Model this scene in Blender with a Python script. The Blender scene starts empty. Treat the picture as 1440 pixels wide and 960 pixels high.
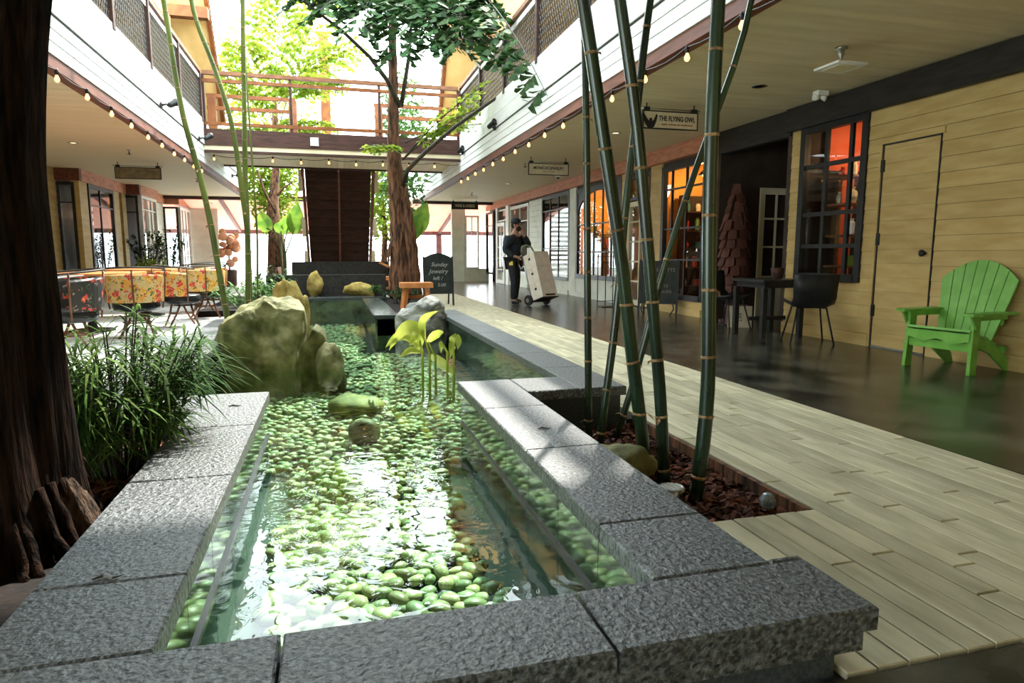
import bpy, math, random
from mathutils import Vector, Matrix, Euler, noise

sc = bpy.context.scene
COL = sc.collection
V = Vector
PI = math.pi

# ------------------------------------------------------------------ camera, sky, sun, exposure
cam_d = bpy.data.cameras.new('camera')
cam_d.sensor_width = 36.0
cam_d.lens = 924.0 / 1440.0 * 36.0
cam_d.clip_start = 0.05
cam_d.clip_end = 300.0
cam = bpy.data.objects.new('camera', cam_d)
COL.objects.link(cam)
cam.location = (0.0, 0.0, 1.05)
cam.rotation_euler = (math.radians(90 - 7.57), 0.0, math.radians(-15.28))
sc.camera = cam

world = bpy.data.worlds.new('world')
sc.world = world
world.use_nodes = True
bg = world.node_tree.nodes['Background']
bg.inputs['Color'].default_value = (0.85, 0.97, 1.0, 1.0)
bg.inputs['Strength'].default_value = 10.5

sun_d = bpy.data.lights.new('sun', 'SUN')
sun_d.energy = 16.0
sun_d.angle = math.radians(1.2)
sun_d.color = (1.0, 0.95, 0.84)
sun = bpy.data.objects.new('sun', sun_d)
COL.objects.link(sun)
SUN_EL, SUN_AZ = math.radians(48), math.radians(30)
to_sun = V((math.sin(SUN_AZ) * math.cos(SUN_EL), math.cos(SUN_AZ) * math.cos(SUN_EL), math.sin(SUN_EL)))
sun.rotation_euler = to_sun.to_track_quat('Z', 'Y').to_euler()
sun.location = to_sun * 40

sc.view_settings.view_transform = 'Standard'
sc.view_settings.look = 'None'
sc.view_settings.gamma = 1.0
sc.view_settings.use_curve_mapping = False
sc.view_settings.exposure = 0.0
try:
    sc.cycles.use_denoising = True
    sc.cycles.max_bounces = 8
    sc.cycles.diffuse_bounces = 4
    sc.cycles.glossy_bounces = 3
    sc.cycles.transparent_max_bounces = 12
    sc.cycles.sample_clamp_indirect = 6.0
except Exception:
    pass

# ------------------------------------------------------------------ materials
MATS = {}


def mat(name, c1, c2=None, scale=6.0, rough=0.6, bump=0.0, bscale=None, metal=0.0, rand=0.0, island=False,
        stretch=(1, 1, 1), spec=0.28, trans=0.0, lo=0.35, hi=0.65, detail=5.0, bdist=0.01, hue=0.0, tcol=None, voro=False):
    if name in MATS:
        return MATS[name]
    m = bpy.data.materials.new(name)
    m.use_nodes = True
    nt = m.node_tree
    N, L = nt.nodes, nt.links
    bs = N['Principled BSDF']
    bs.inputs['Roughness'].default_value = rough
    bs.inputs['Metallic'].default_value = metal
    bs.inputs['Specular IOR Level'].default_value = spec
    tc = N.new('ShaderNodeTexCoord')
    mp = N.new('ShaderNodeMapping')
    mp.inputs['Scale'].default_value = stretch
    L.new(tc.outputs['Object'], mp.inputs['Vector'])
    if c2 is None:
        c2 = tuple(min(1, c * 1.12) for c in c1)
    if voro:
        nz = N.new('ShaderNodeTexVoronoi')
        fac = nz.outputs['Distance']
    else:
        nz = N.new('ShaderNodeTexNoise')
        nz.inputs['Detail'].default_value = detail
        fac = nz.outputs['Fac']
    nz.inputs['Scale'].default_value = scale
    L.new(mp.outputs['Vector'], nz.inputs['Vector'])
    rp = N.new('ShaderNodeValToRGB')
    rp.color_ramp.elements[0].position = lo
    rp.color_ramp.elements[1].position = hi
    rp.color_ramp.elements[0].color = (*c1, 1)
    rp.color_ramp.elements[1].color = (*c2, 1)
    L.new(fac, rp.inputs['Fac'])
    out = rp.outputs['Color']
    if rand or hue:
        if island:
            g = N.new('ShaderNodeNewGeometry')
            r = g.outputs['Random Per Island']
        else:
            g = N.new('ShaderNodeObjectInfo')
            r = g.outputs['Random']
        hs = N.new('ShaderNodeHueSaturation')
        mr = N.new('ShaderNodeMapRange')
        mr.inputs['To Min'].default_value = 1 - rand
        mr.inputs['To Max'].default_value = 1 + rand
        L.new(r, mr.inputs['Value'])
        L.new(mr.outputs['Result'], hs.inputs['Value'])
        if hue:
            m1 = N.new('ShaderNodeMath')
            m1.operation = 'MULTIPLY'
            m1.inputs[1].default_value = 7.31
            m2 = N.new('ShaderNodeMath')
            m2.operation = 'FRACT'
            L.new(r, m1.inputs[0])
            L.new(m1.outputs[0], m2.inputs[0])
            mh = N.new('ShaderNodeMapRange')
            mh.inputs['To Min'].default_value = 0.5 - hue
            mh.inputs['To Max'].default_value = 0.5 + hue
            L.new(m2.outputs[0], mh.inputs['Value'])
            L.new(mh.outputs['Result'], hs.inputs['Hue'])
        L.new(out, hs.inputs['Color'])
        out = hs.outputs['Color']
    L.new(out, bs.inputs['Base Color'])
    nrm = None
    if bump:
        nb = N.new('ShaderNodeTexNoise')
        nb.inputs['Scale'].default_value = bscale or scale * 3
        nb.inputs['Detail'].default_value = 6
        L.new(mp.outputs['Vector'], nb.inputs['Vector'])
        bp = N.new('ShaderNodeBump')
        bp.inputs['Strength'].default_value = bump
        bp.inputs['Distance'].default_value = bdist
        L.new(nb.outputs['Fac'], bp.inputs['Height'])
        nrm = bp.outputs['Normal']
        L.new(nrm, bs.inputs['Normal'])
    if trans:
        tl = N.new('ShaderNodeBsdfTranslucent')
        if tcol:
            tl.inputs['Color'].default_value = (*tcol, 1)
        else:
            L.new(out, tl.inputs['Color'])
        mx = N.new('ShaderNodeMixShader')
        mx.inputs[0].default_value = trans
        L.new(bs.outputs[0], mx.inputs[1])
        L.new(tl.outputs[0], mx.inputs[2])
        L.new(mx.outputs[0], N['Material Output'].inputs['Surface'])
    MATS[name] = m
    return m


def emis(name, c, s):
    m = bpy.data.materials.new(name)
    m.use_nodes = True
    nt = m.node_tree
    bs = nt.nodes['Principled BSDF']
    bs.inputs['Base Color'].default_value = (*c, 1)
    bs.inputs['Emission Color'].default_value = (*c, 1)
    bs.inputs['Emission Strength'].default_value = s
    MATS[name] = m
    return m


def glassy(name, tint, ior, bump=0.0, bscale=3.0, rough=0.0, wave=False, refl=1.0):
    m = bpy.data.materials.new(name)
    m.use_nodes = True
    nt = m.node_tree
    N, L = nt.nodes, nt.links
    N.remove(N['Principled BSDF'])
    tr = N.new('ShaderNodeBsdfTransparent')
    tr.inputs['Color'].default_value = (*tint, 1)
    gl = N.new('ShaderNodeBsdfGlossy')
    gl.inputs['Roughness'].default_value = rough
    gl.inputs['Color'].default_value = (refl, refl, refl, 1)
    fr = N.new('ShaderNodeFresnel')
    fr.inputs['IOR'].default_value = ior
    mx = N.new('ShaderNodeMixShader')
    # only the outer skin of a solid pane mirrors; its inner side would otherwise mirror totally
    ge = N.new('ShaderNodeNewGeometry')
    inv = N.new('ShaderNodeMath')
    inv.operation = 'SUBTRACT'
    inv.inputs[0].default_value = 1.0
    L.new(ge.outputs['Backfacing'], inv.inputs[1])
    mu = N.new('ShaderNodeMath')
    mu.operation = 'MULTIPLY'
    L.new(fr.outputs[0], mu.inputs[0])
    L.new(inv.outputs[0], mu.inputs[1])
    L.new(mu.outputs[0], mx.inputs[0])
    L.new(tr.outputs[0], mx.inputs[1])
    L.new(gl.outputs[0], mx.inputs[2])
    L.new(mx.outputs[0], N['Material Output'].inputs['Surface'])
    if bump:
        tc = N.new('ShaderNodeTexCoord')
        nz = N.new('ShaderNodeTexNoise')
        nz.inputs['Scale'].default_value = bscale
        nz.inputs['Detail'].default_value = 2.0
        nz.inputs['Distortion'].default_value = 0.6
        L.new(tc.outputs['Object'], nz.inputs['Vector'])
        bp = N.new('ShaderNodeBump')
        bp.inputs['Strength'].default_value = bump
        bp.inputs['Distance'].default_value = 0.02
        L.new(nz.outputs['Fac'], bp.inputs['Height'])
        L.new(bp.outputs['Normal'], gl.inputs['Normal'])
        L.new(bp.outputs['Normal'], fr.inputs['Normal'])
    MATS[name] = m
    return m


def floral(name, base, cols, scale=9.0):
    m = bpy.data.materials.new(name)
    m.use_nodes = True
    nt = m.node_tree
    N, L = nt.nodes, nt.links
    bs = N['Principled BSDF']
    bs.inputs['Roughness'].default_value = 0.55
    tc = N.new('ShaderNodeTexCoord')
    prev = None
    for i, (c, sca, th, off) in enumerate(cols):
        mp = N.new('ShaderNodeMapping')
        mp.inputs['Location'].default_value = (off, off * 2.3, off * 1.7)
        L.new(tc.outputs['Object'], mp.inputs['Vector'])
        nd = N.new('ShaderNodeTexNoise')
        nd.inputs['Scale'].default_value = sca * 2.2
        L.new(mp.outputs[0], nd.inputs['Vector'])
        ad = N.new('ShaderNodeMix')
        ad.data_type = 'VECTOR'
        ad.inputs['Factor'].default_value = 0.12
        L.new(mp.outputs[0], ad.inputs[4])
        L.new(nd.outputs['Color'], ad.inputs[5])
        vo = N.new('ShaderNodeTexVoronoi')
        vo.inputs['Scale'].default_value = sca
        L.new(ad.outputs[1], vo.inputs['Vector'])
        lt = N.new('ShaderNodeMath')
        lt.operation = 'LESS_THAN'
        lt.inputs[1].default_value = th
        L.new(vo.outputs['Distance'], lt.inputs[0])
        mx = N.new('ShaderNodeMix')
        mx.data_type = 'RGBA'
        L.new(lt.outputs[0], mx.inputs['Factor'])
        if prev is None:
            mx.inputs[6].default_value = (*base, 1)
        else:
            L.new(prev, mx.inputs[6])
        mx.inputs[7].default_value = (*c, 1)
        prev = mx.outputs[2]
    L.new(prev, bs.inputs['Base Color'])
    MATS[name] = m
    return m


M_cope = mat('flamed_granite', (0.022, 0.027, 0.029), (0.125, 0.138, 0.142), scale=70, rough=0.4, bump=1.0, bscale=62, rand=0.1, detail=8, bdist=0.012, spec=0.5, lo=0.4, hi=0.62)
M_copedk = mat('polished_granite', (0.028, 0.034, 0.036), (0.05, 0.058, 0.06), scale=90, rough=0.22)
M_tile = mat('wet_dark_tile', (0.012, 0.026, 0.02), (0.035, 0.062, 0.042), scale=5, rough=0.06, rand=0.12, spec=1.0)
M_basin = mat('basin_floor', (0.012, 0.022, 0.02), (0.03, 0.04, 0.034), scale=9, rough=0.5)
M_peb = mat('river_pebble', (0.15, 0.195, 0.08), (0.38, 0.39, 0.21), scale=14, rough=0.35, rand=0.42, hue=0.05, lo=0.25, hi=0.75)
M_pebs = mat('river_pebble_bed', (0.15, 0.195, 0.08), (0.38, 0.39, 0.21), scale=14, rough=0.35, rand=0.42, hue=0.05, island=True, lo=0.25, hi=0.75)
M_water = glassy('pond_water', (0.74, 0.93, 0.82), 1.38, bump=0.12, bscale=7.0, rough=0.0)
M_glass = glassy('window_glass', (0.95, 0.97, 0.97), 1.35)
M_conc = mat('dark_polished_concrete', (0.010, 0.012, 0.010), (0.085, 0.082, 0.062), scale=2.6, rough=0.24, bump=0.1, bscale=9, detail=10, spec=0.4, lo=0.4, hi=0.68)
M_concl = mat('pale_concrete', (0.34, 0.34, 0.33), (0.46, 0.46, 0.44), scale=3, rough=0.6)
M_bed = mat('paver_bed', (0.02, 0.018, 0.014), (0.04, 0.036, 0.03), scale=30, rough=0.9)
M_paver = mat('sandstone_plank', (0.36, 0.33, 0.215), (0.50, 0.46, 0.315), scale=5, rough=0.62, rand=0.2, stretch=(3, 0.6, 1), bump=0.12, bscale=30)
M_mulch = mat('bark_mulch', (0.02, 0.010, 0.007), (0.14, 0.045, 0.022), scale=9, rough=0.8, spec=0.15, island=True, rand=0.75, lo=0.3, hi=0.7)
M_soil = mat('soil', (0.005, 0.004, 0.0035), (0.014, 0.009, 0.007), scale=20, rough=0.95, bump=0.6, bscale=40)
M_sidw = mat('painted_siding_white', (0.66, 0.69, 0.68), (0.78, 0.80, 0.78), scale=3, rough=0.5, rand=0.05, stretch=(1, 0.4, 3))
M_sidy = mat('cream_siding', (0.44, 0.305, 0.11), (0.53, 0.385, 0.16), scale=4, rough=0.6, rand=0.06, stretch=(1, 0.6, 3), bump=0.06, bscale=25)
M_sidg = mat('pale_green_siding', (0.62, 0.66, 0.56), (0.72, 0.75, 0.66), scale=4, rough=0.6, rand=0.04)
M_ceil = mat('ceiling_board', (0.66, 0.55, 0.35), (0.74, 0.63, 0.43), scale=3, rough=0.6, rand=0.05, stretch=(0.5, 3, 1))
M_ceilf = mat('ceiling_far', (0.66, 0.55, 0.35), (0.74, 0.63, 0.43), scale=3, rough=0.6, stretch=(0.3, 9, 1))
M_redw = mat('red_brown_timber', (0.105, 0.035, 0.022), (0.19, 0.065, 0.04), scale=5, rough=0.55, stretch=(4, 0.5, 4), bump=0.1)
M_pinkw = mat('salmon_timber', (0.42, 0.16, 0.085), (0.58, 0.25, 0.14), scale=6, rough=0.6, stretch=(3, 0.6, 3), bump=0.2)
M_dkbeam = mat('near_black_timber', (0.014, 0.013, 0.012), (0.03, 0.027, 0.024), scale=6, rough=0.6, stretch=(3, 0.6, 3), bump=0.1)
M_dkbrown = mat('dark_brown_timber', (0.035, 0.016, 0.012), (0.075, 0.032, 0.022), scale=5, rough=0.6, stretch=(0.6, 4, 4), bump=0.1, rand=0.15)
M_orange = mat('orange_stained_wood', (0.17, 0.055, 0.015), (0.27, 0.095, 0.028), scale=5, rough=0.5, stretch=(1, 1, 1), rand=0.06)
M_warm = mat('warm_deck_wood', (0.16, 0.065, 0.028), (0.26, 0.115, 0.055), scale=5, rough=0.5, stretch=(1, 4, 4))
M_yell = mat('yellow_soffit', (0.72, 0.48, 0.17), (0.82, 0.57, 0.23), scale=3, rough=0.7)
M_cream = mat('cream_paint', (0.66, 0.58, 0.38), (0.72, 0.64, 0.44), scale=5, rough=0.6)
M_white = mat('white_paint', (0.75, 0.76, 0.74), (0.82, 0.82, 0.8), scale=5, rough=0.5)
M_black = mat('black_paint', (0.011, 0.012, 0.013), (0.02, 0.021, 0.022), scale=9, rough=0.45)
M_blackg = mat('black_gloss', (0.012, 0.013, 0.015), (0.022, 0.024, 0.026), scale=9, rough=0.22)
M_steel = mat('brushed_steel', (0.36, 0.37, 0.38), (0.48, 0.49, 0.5), scale=30, rough=0.3, metal=1.0)
M_wire = mat('dark_wire', (0.05, 0.045, 0.04), (0.08, 0.07, 0.06), scale=20, rough=0.45, metal=0.6)
M_pink = mat('pink_canopy', (0.72, 0.46, 0.38), (0.80, 0.54, 0.46), scale=3, rough=0.7, trans=0.45)
M_purple = mat('plum_post', (0.17, 0.075, 0.075), (0.24, 0.11, 0.105), scale=6, rough=0.55)
M_trunk = mat('old_trunk_bark', (0.004, 0.0035, 0.003), (0.026, 0.013, 0.008), scale=7, rough=0.95, spec=0.06, stretch=(7, 7, 0.7), bump=0.9, bscale=9, bdist=0.03)
M_bark = mat('palm_bark', (0.016, 0.008, 0.006), (0.22, 0.10, 0.048), scale=6, rough=0.8, stretch=(3, 3, 0.5), bump=0.6, bscale=12, bdist=0.02)
M_stem = mat('green_stem', (0.06, 0.085, 0.03), (0.12, 0.14, 0.05), scale=9, rough=0.45)
M_dkstem = mat('dark_stem', (0.035, 0.032, 0.024), (0.07, 0.06, 0.04), scale=9, rough=0.5)
M_culm = mat('bamboo_culm_skin', (0.004, 0.012, 0.007), (0.014, 0.042, 0.016), scale=4, rough=0.25, stretch=(1, 1, 0.5), rand=0.25, spec=0.5)
M_culml = mat('yellow_green_culm', (0.045, 0.075, 0.016), (0.16, 0.19, 0.04), scale=2.2, rough=0.32, stretch=(1, 1, 0.5), rand=0.2)
M_node = mat('bamboo_sheath', (0.12, 0.07, 0.032), (0.36, 0.23, 0.11), scale=40, rough=0.7, rand=0.25)
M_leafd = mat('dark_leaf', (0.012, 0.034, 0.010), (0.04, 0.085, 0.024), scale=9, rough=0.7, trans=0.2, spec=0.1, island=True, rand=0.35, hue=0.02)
M_leafg = mat('grassy_leaf', (0.025, 0.065, 0.014), (0.10, 0.18, 0.04), scale=3, rough=0.7, spec=0.06, trans=0.3, island=True, rand=0.4, hue=0.02)
M_rootw = mat('fibrous_root', (0.016, 0.010, 0.007), (0.09, 0.05, 0.028), scale=14, rough=0.85, stretch=(4, 4, 0.5), bump=0.9, bscale=20, bdist=0.02)
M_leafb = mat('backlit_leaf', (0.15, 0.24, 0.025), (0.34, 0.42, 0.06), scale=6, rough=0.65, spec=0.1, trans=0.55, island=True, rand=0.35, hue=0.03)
M_leafm = mat('mid_leaf', (0.05, 0.13, 0.035), (0.12, 0.22, 0.06), scale=9, rough=0.65, spec=0.12, trans=0.3, island=True, rand=0.35, hue=0.02)
M_ear = mat('elephant_ear_leaf', (0.12, 0.26, 0.04), (0.30, 0.46, 0.07), scale=4, rough=0.4, trans=0.5, rand=0.2)
M_aqua = mat('pond_plant_leaf', (0.30, 0.38, 0.05), (0.52, 0.55, 0.12), scale=6, rough=0.4, trans=0.45, rand=0.15)
M_rock = mat('mossy_boulder', (0.055, 0.062, 0.014), (0.21, 0.20, 0.085), scale=6.5, rough=0.8, bump=0.8, bscale=9, bdist=0.03, detail=8)
M_rocky = mat('ochre_rock', (0.20, 0.14, 0.03), (0.44, 0.34, 0.10), scale=5, rough=0.85, bump=0.8, bscale=14, bdist=0.03)
M_rockg = mat('grey_rock', (0.10, 0.105, 0.095), (0.36, 0.36, 0.32), scale=4, rough=0.8, bump=0.8, bscale=10, bdist=0.03, stretch=(1, 1, 2))
M_rocks = mat('sunken_stone', (0.035, 0.04, 0.012), (0.12, 0.115, 0.03), scale=6, rough=0.6, bump=0.4)
M_rockso = mat('sunken_stone_olive', (0.10, 0.095, 0.02), (0.30, 0.26, 0.06), scale=6, rough=0.6, bump=0.4)
M_green = mat('green_paint', (0.13, 0.35, 0.05), (0.19, 0.45, 0.085), scale=8, rough=0.42)
M_signb = mat('sign_board_face', (0.52, 0.45, 0.30), (0.62, 0.55, 0.40), scale=12, rough=0.6)
M_signd = mat('weathered_sign_face', (0.16, 0.13, 0.08), (0.26, 0.22, 0.14), scale=9, rough=0.7)
M_ink = mat('sign_ink', (0.012, 0.012, 0.014), rough=0.6)
M_inkr = mat('sign_ink_red', (0.30, 0.03, 0.02), rough=0.6)
M_chalk = mat('chalk', (0.30, 0.31, 0.29), rough=0.9)
M_chalkd = mat('faint_chalk', (0.17, 0.16, 0.14), rough=0.9)
M_slate = mat('slate_board', (0.010, 0.014, 0.012), (0.02, 0.026, 0.022), scale=7, rough=0.6)
M_card = mat('cardboard_white', (0.56, 0.50, 0.42), (0.64, 0.58, 0.50), scale=8, rough=0.7)
M_navy = mat('navy_cloth', (0.010, 0.014, 0.020), (0.022, 0.028, 0.038), scale=20, rough=0.8, bump=0.2)
M_trou = mat('dark_trousers', (0.008, 0.009, 0.012), (0.018, 0.019, 0.024), scale=20, rough=0.8)
M_skin = mat('skin', (0.32, 0.17, 0.115), (0.40, 0.22, 0.15), scale=20, rough=0.5)
M_hair = mat('dark_hair', (0.012, 0.009, 0.007), (0.03, 0.02, 0.014), scale=30, rough=0.7)
M_floral = floral('floral_upholstery', (0.60, 0.44, 0.22), [((0.75, 0.33, 0.03), 13, 0.46, 0.3), ((0.78, 0.55, 0.16), 21, 0.34, 4.4), ((0.60, 0.03, 0.02), 9.5, 0.36, 2.1), ((0.05, 0.11, 0.02), 16, 0.28, 7.7), ((0.80, 0.28, 0.2), 9.5, 0.17, 2.1), ((0.3, 0.02, 0.015), 9.5, 0.08, 2.1)])
M_floralk = floral('dark_floral_upholstery', (0.02, 0.02, 0.018), [((0.30, 0.22, 0.18), 13, 0.22, 0.3), ((0.55, 0.05, 0.03), 9, 0.26, 2.1), ((0.06, 0.10, 0.03), 13, 0.2, 4.4), ((0.60, 0.24, 0.10), 9, 0.12, 2.1)])
M_rattan = mat('bent_rattan', (0.11, 0.045, 0.02), (0.20, 0.085, 0.04), scale=12, rough=0.5)
M_table = mat('orange_table_wood', (0.42, 0.15, 0.045), (0.58, 0.24, 0.08), scale=5, rough=0.35, stretch=(1, 5, 1))
M_owall = mat('shop_orange_wall', (0.66, 0.30, 0.06), (0.74, 0.36, 0.09), scale=3, rough=0.7)
M_rwall = mat('shop_red_wall', (0.62, 0.10, 0.04), (0.70, 0.14, 0.06), scale=3, rough=0.7)
M_dwall = mat('shop_dark_wall', (0.03, 0.022, 0.018), (0.06, 0.042, 0.03), scale=3, rough=0.7)
M_shing = mat('red_brown_shingle', (0.05, 0.018, 0.014), (0.10, 0.036, 0.026), scale=8, rough=0.7, rand=0.25)
M_copper = mat('copper_pipe', (0.42, 0.16, 0.09), (0.55, 0.24, 0.14), scale=9, rough=0.35, metal=0.5)
M_bulb = emis('warm_bulb', (1.0, 0.42, 0.13), 4.5)
M_lens = emis('downlight_lens', (1.0, 0.80, 0.5), 3.0)


# ------------------------------------------------------------------ mesh builder
class MB:
    def __init__(s):
        s.v, s.f = [], []

    def add(s, vs, fs):
        o = len(s.v)
        s.v.extend([tuple(p) for p in vs])
        s.f.extend([tuple(i + o for i in f) for f in fs])
        return s

    def box(s, x0, y0, z0, x1, y1, z1):
        return s.add([(x0, y0, z0), (x1, y0, z0), (x1, y1, z0), (x0, y1, z0), (x0, y0, z1), (x1, y0, z1), (x1, y1, z1), (x0, y1, z1)],
                     [(3, 2, 1, 0), (4, 5, 6, 7), (0, 1, 5, 4), (1, 2, 6, 5), (2, 3, 7, 6), (3, 0, 4, 7)])

    def bbox(s, x0, y0, z0, x1, y1, z1, b=0.006):
        # box with chamfered top edges
        vs = [(x0, y0, z0), (x1, y0, z0), (x1, y1, z0), (x0, y1, z0),
              (x0, y0, z1 - b), (x1, y0, z1 - b), (x1, y1, z1 - b), (x0, y1, z1 - b),
              (x0 + b, y0 + b, z1), (x1 - b, y0 + b, z1), (x1 - b, y1 - b, z1), (x0 + b, y1 - b, z1)]
        fs = [(3, 2, 1, 0), (8, 9, 10, 11)]
        for k in range(4):
            n = (k + 1) % 4
            fs += [(k, n, 4 + n, 4 + k), (4 + k, 4 + n, 8 + n, 8 + k)]
        return s.add(vs, fs)

    def obox(s, c, size, rot=None):
        a, b, d = size[0] / 2, size[1] / 2, size[2] / 2
        m = rot.to_3x3() if rot is not None else Matrix.Identity(3)
        c = V(c)
        vs = [c + m @ V(p) for p in ((-a, -b, -d), (a, -b, -d), (a, b, -d), (-a, b, -d), (-a, -b, d), (a, -b, d), (a, b, d), (-a, b, d))]
        return s.add(vs, [(3, 2, 1, 0), (4, 5, 6, 7), (0, 1, 5, 4), (1, 2, 6, 5), (2, 3, 7, 6), (3, 0, 4, 7)])

    def bar(s, p, q, w, h, up=(0, 0, 1)):
        p, q = V(p), V(q)
        d = (q - p).normalized()
        u = V(up)
        if abs(d.dot(u)) > 0.99:
            u = V((0, 1, 0))
        sx = d.cross(u).normalized()
        uu = sx.cross(d).normalized()
        vs = []
        for e in (p, q):
            for a, b in ((-1, -1), (1, -1), (1, 1), (-1, 1)):
                vs.append(e + sx * a * w / 2 + uu * b * h / 2)
        return s.add(vs, [(0, 1, 2, 3), (7, 6, 5, 4), (0, 4, 5, 1), (1, 5, 6, 2), (2, 6, 7, 3), (3, 7, 4, 0)])

    def tube(s, pts, radii, n=8, cap=True):
        pts = [V(p) for p in pts]
        if not isinstance(radii, (list, tuple)):
            radii = [radii] * len(pts)
        o = len(s.v)
        d0 = (pts[1] - pts[0]).normalized()
        u = d0.orthogonal().normalized()
        for i, p in enumerate(pts):
            if i == 0:
                d = d0
            elif i == len(pts) - 1:
                d = (pts[i] - pts[i - 1]).normalized()
            else:
                d = (pts[i + 1] - pts[i - 1]).normalized()
            u = (u - d * u.dot(d))
            u = u.normalized() if u.length > 1e-6 else d.orthogonal().normalized()
            w = d.cross(u)
            for k in range(n):
                a = 2 * PI * k / n
                s.v.append(tuple(p + (u * math.cos(a) + w * math.sin(a)) * radii[i]))
        for i in range(len(pts) - 1):
            for k in range(n):
                k2 = (k + 1) % n
                s.f.append((o + i * n + k, o + i * n + k2, o + (i + 1) * n + k2, o + (i + 1) * n + k))
        if cap:
            s.f.append(tuple(o + k for k in reversed(range(n))))
            e = o + (len(pts) - 1) * n
            s.f.append(tuple(e + k for k in range(n)))
        return s

    def cyl(s, p, q, r, r2=None, n=10):
        return s.tube([p, q], [r, r if r2 is None else r2], n)

    def lathe(s, prof, n=14, c=(0, 0, 0), rot=None):
        o = len(s.v)
        m = rot.to_3x3() if rot is not None else Matrix.Identity(3)
        c = V(c)
        for r, z in prof:
            for k in range(n):
                a = 2 * PI * k / n
                s.v.append(tuple(c + m @ V((r * math.cos(a), r * math.sin(a), z))))
        for i in range(len(prof) - 1):
            for k in range(n):
                k2 = (k + 1) % n
                s.f.append((o + i * n + k, o + i * n + k2, o + (i + 1) * n + k2, o + (i + 1) * n + k))
        s.f.append(tuple(o + k for k in reversed(range(n))))
        e = o + (len(prof) - 1) * n
        s.f.append(tuple(e + k for k in range(n)))
        return s

    def prism(s, poly, a, b, axis='z'):
        def mk(p, t):
            if axis == 'z':
                return (p[0], p[1], t)
            if axis == 'x':
                return (t, p[0], p[1])
            return (p[0], t, p[1])
        n = len(poly)
        vs = [mk(p, a) for p in poly] + [mk(p, b) for p in poly]
        fs = [tuple(reversed(range(n))), tuple(range(n, 2 * n))]
        for k in range(n):
            k2 = (k + 1) % n
            fs.append((k, k2, n + k2, n + k))
        return s.add(vs, fs)

    def ball(s, c, r, n=10, m=7, sq=(1, 1, 1), rot=None):
        prof = []
        o = len(s.v)
        c = V(c)
        mm = rot.to_3x3() if rot is not None else Matrix.Identity(3)
        for i in range(1, m):
            t = PI * i / m
            for k in range(n):
                a = 2 * PI * k / n
                s.v.append(tuple(c + mm @ V((r * sq[0] * math.sin(t) * math.cos(a), r * sq[1] * math.sin(t) * math.sin(a), -r * sq[2] * math.cos(t)))))
        for i in range(m - 2):
            for k in range(n):
                k2 = (k + 1) % n
                s.f.append((o + i * n + k, o + i * n + k2, o + (i + 1) * n + k2, o + (i + 1) * n + k))
        b = len(s.v)
        s.v.append(tuple(c + mm @ V((0, 0, -r * sq[2]))))
        s.v.append(tuple(c + mm @ V((0, 0, r * sq[2]))))
        for k in range(n):
            k2 = (k + 1) % n
            s.f.append((b, o + k2, o + k))
            e = o + (m - 2) * n
            s.f.append((b + 1, e + k, e + k2))
        return s

    def leaf(s, p, d, nrm, ln, w, fold=0.25, droop=0.0):
        p, d = V(p), V(d).normalized()
        sd = d.cross(V(nrm))
        sd = sd.normalized() if sd.length > 1e-5 else d.orthogonal().normalized()
        n = sd.cross(d).normalized()
        m = p + d * ln * 0.45 - V((0, 0, droop * ln * 0.3))
        t = p + d * ln - V((0, 0, droop * ln))
        return s.add([p, m + sd * w / 2 + n * w * fold, t, m - sd * w / 2 + n * w * fold, m], [(0, 4, 1), (1, 4, 2), (0, 3, 4), (3, 2, 4)])

    def fish(s, p, d, nrm, ln, w):
        p, d = V(p), V(d).normalized()
        sd = d.cross(V(nrm))
        sd = sd.normalized() if sd.length > 1e-5 else d.orthogonal().normalized()
        return s.add([p, p + d * ln * 0.8 + sd * w / 2, p + d * ln, p + d * ln * 0.85 - sd * w * 0.5], [(0, 3, 2), (0, 2, 1)])

    def build(s, name, material, parent=None, smooth=False, world=False, loc=None, kind=None):
        me = bpy.data.meshes.new(name)
        vs = s.v
        if world and parent is not None:
            # world coordinates given: bring them into the parent's frame (parents here are unrotated)
            l = parent.location
            if parent.parent is not None:
                l = l + parent.parent.location
            vs = [(a - l[0], b - l[1], c - l[2]) for a, b, c in vs]
        elif loc is not None:
            vs = [(a - loc[0], b - loc[1], c - loc[2]) for a, b, c in vs]
        me.from_pydata(vs, [], s.f)
        if smooth:
            me.polygons.foreach_set('use_smooth', [True] * len(me.polygons))
        if material is not None:
            me.materials.append(material)
        me.update()
        o = bpy.data.objects.new(name, me)
        COL.objects.link(o)
        if parent is not None:
            o.parent = parent
        elif loc is not None:
            o.location = loc
        if kind:
            o['kind'] = kind
        return o


def tag(o, label=None, cat=None, group=None, kind=None):
    if label:
        o['label'] = label
    if cat:
        o['category'] = cat
    if group:
        o['group'] = group
    if kind:
        o['kind'] = kind
    return o


def thing(name, label, cat, loc=(0, 0, 0), rotz=0.0, group=None, kind=None):
    o = bpy.data.objects.new(name, None)
    o.empty_display_size = 0.1
    COL.objects.link(o)
    o.location = loc
    o.rotation_euler = (0, 0, rotz)
    return tag(o, label, cat, group, kind)


def struct(name, loc=(0, 0, 0), label=None, cat=None):
    return thing(name, label, cat, loc, kind='structure')


def inst(src, parent=None, loc=None, rot=None, scale=None):
    o = src.copy()
    COL.objects.link(o)
    o.parent = parent
    if loc is not None:
        o.location = loc
    if rot is not None:
        o.rotation_euler = rot
    if scale is not None:
        o.scale = scale
    return o


def copy_tree(o, parent=None):
    c = o.copy()
    COL.objects.link(c)
    c.parent = parent
    for ch in list(o.children):
        copy_tree(ch, c)
    return c


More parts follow.
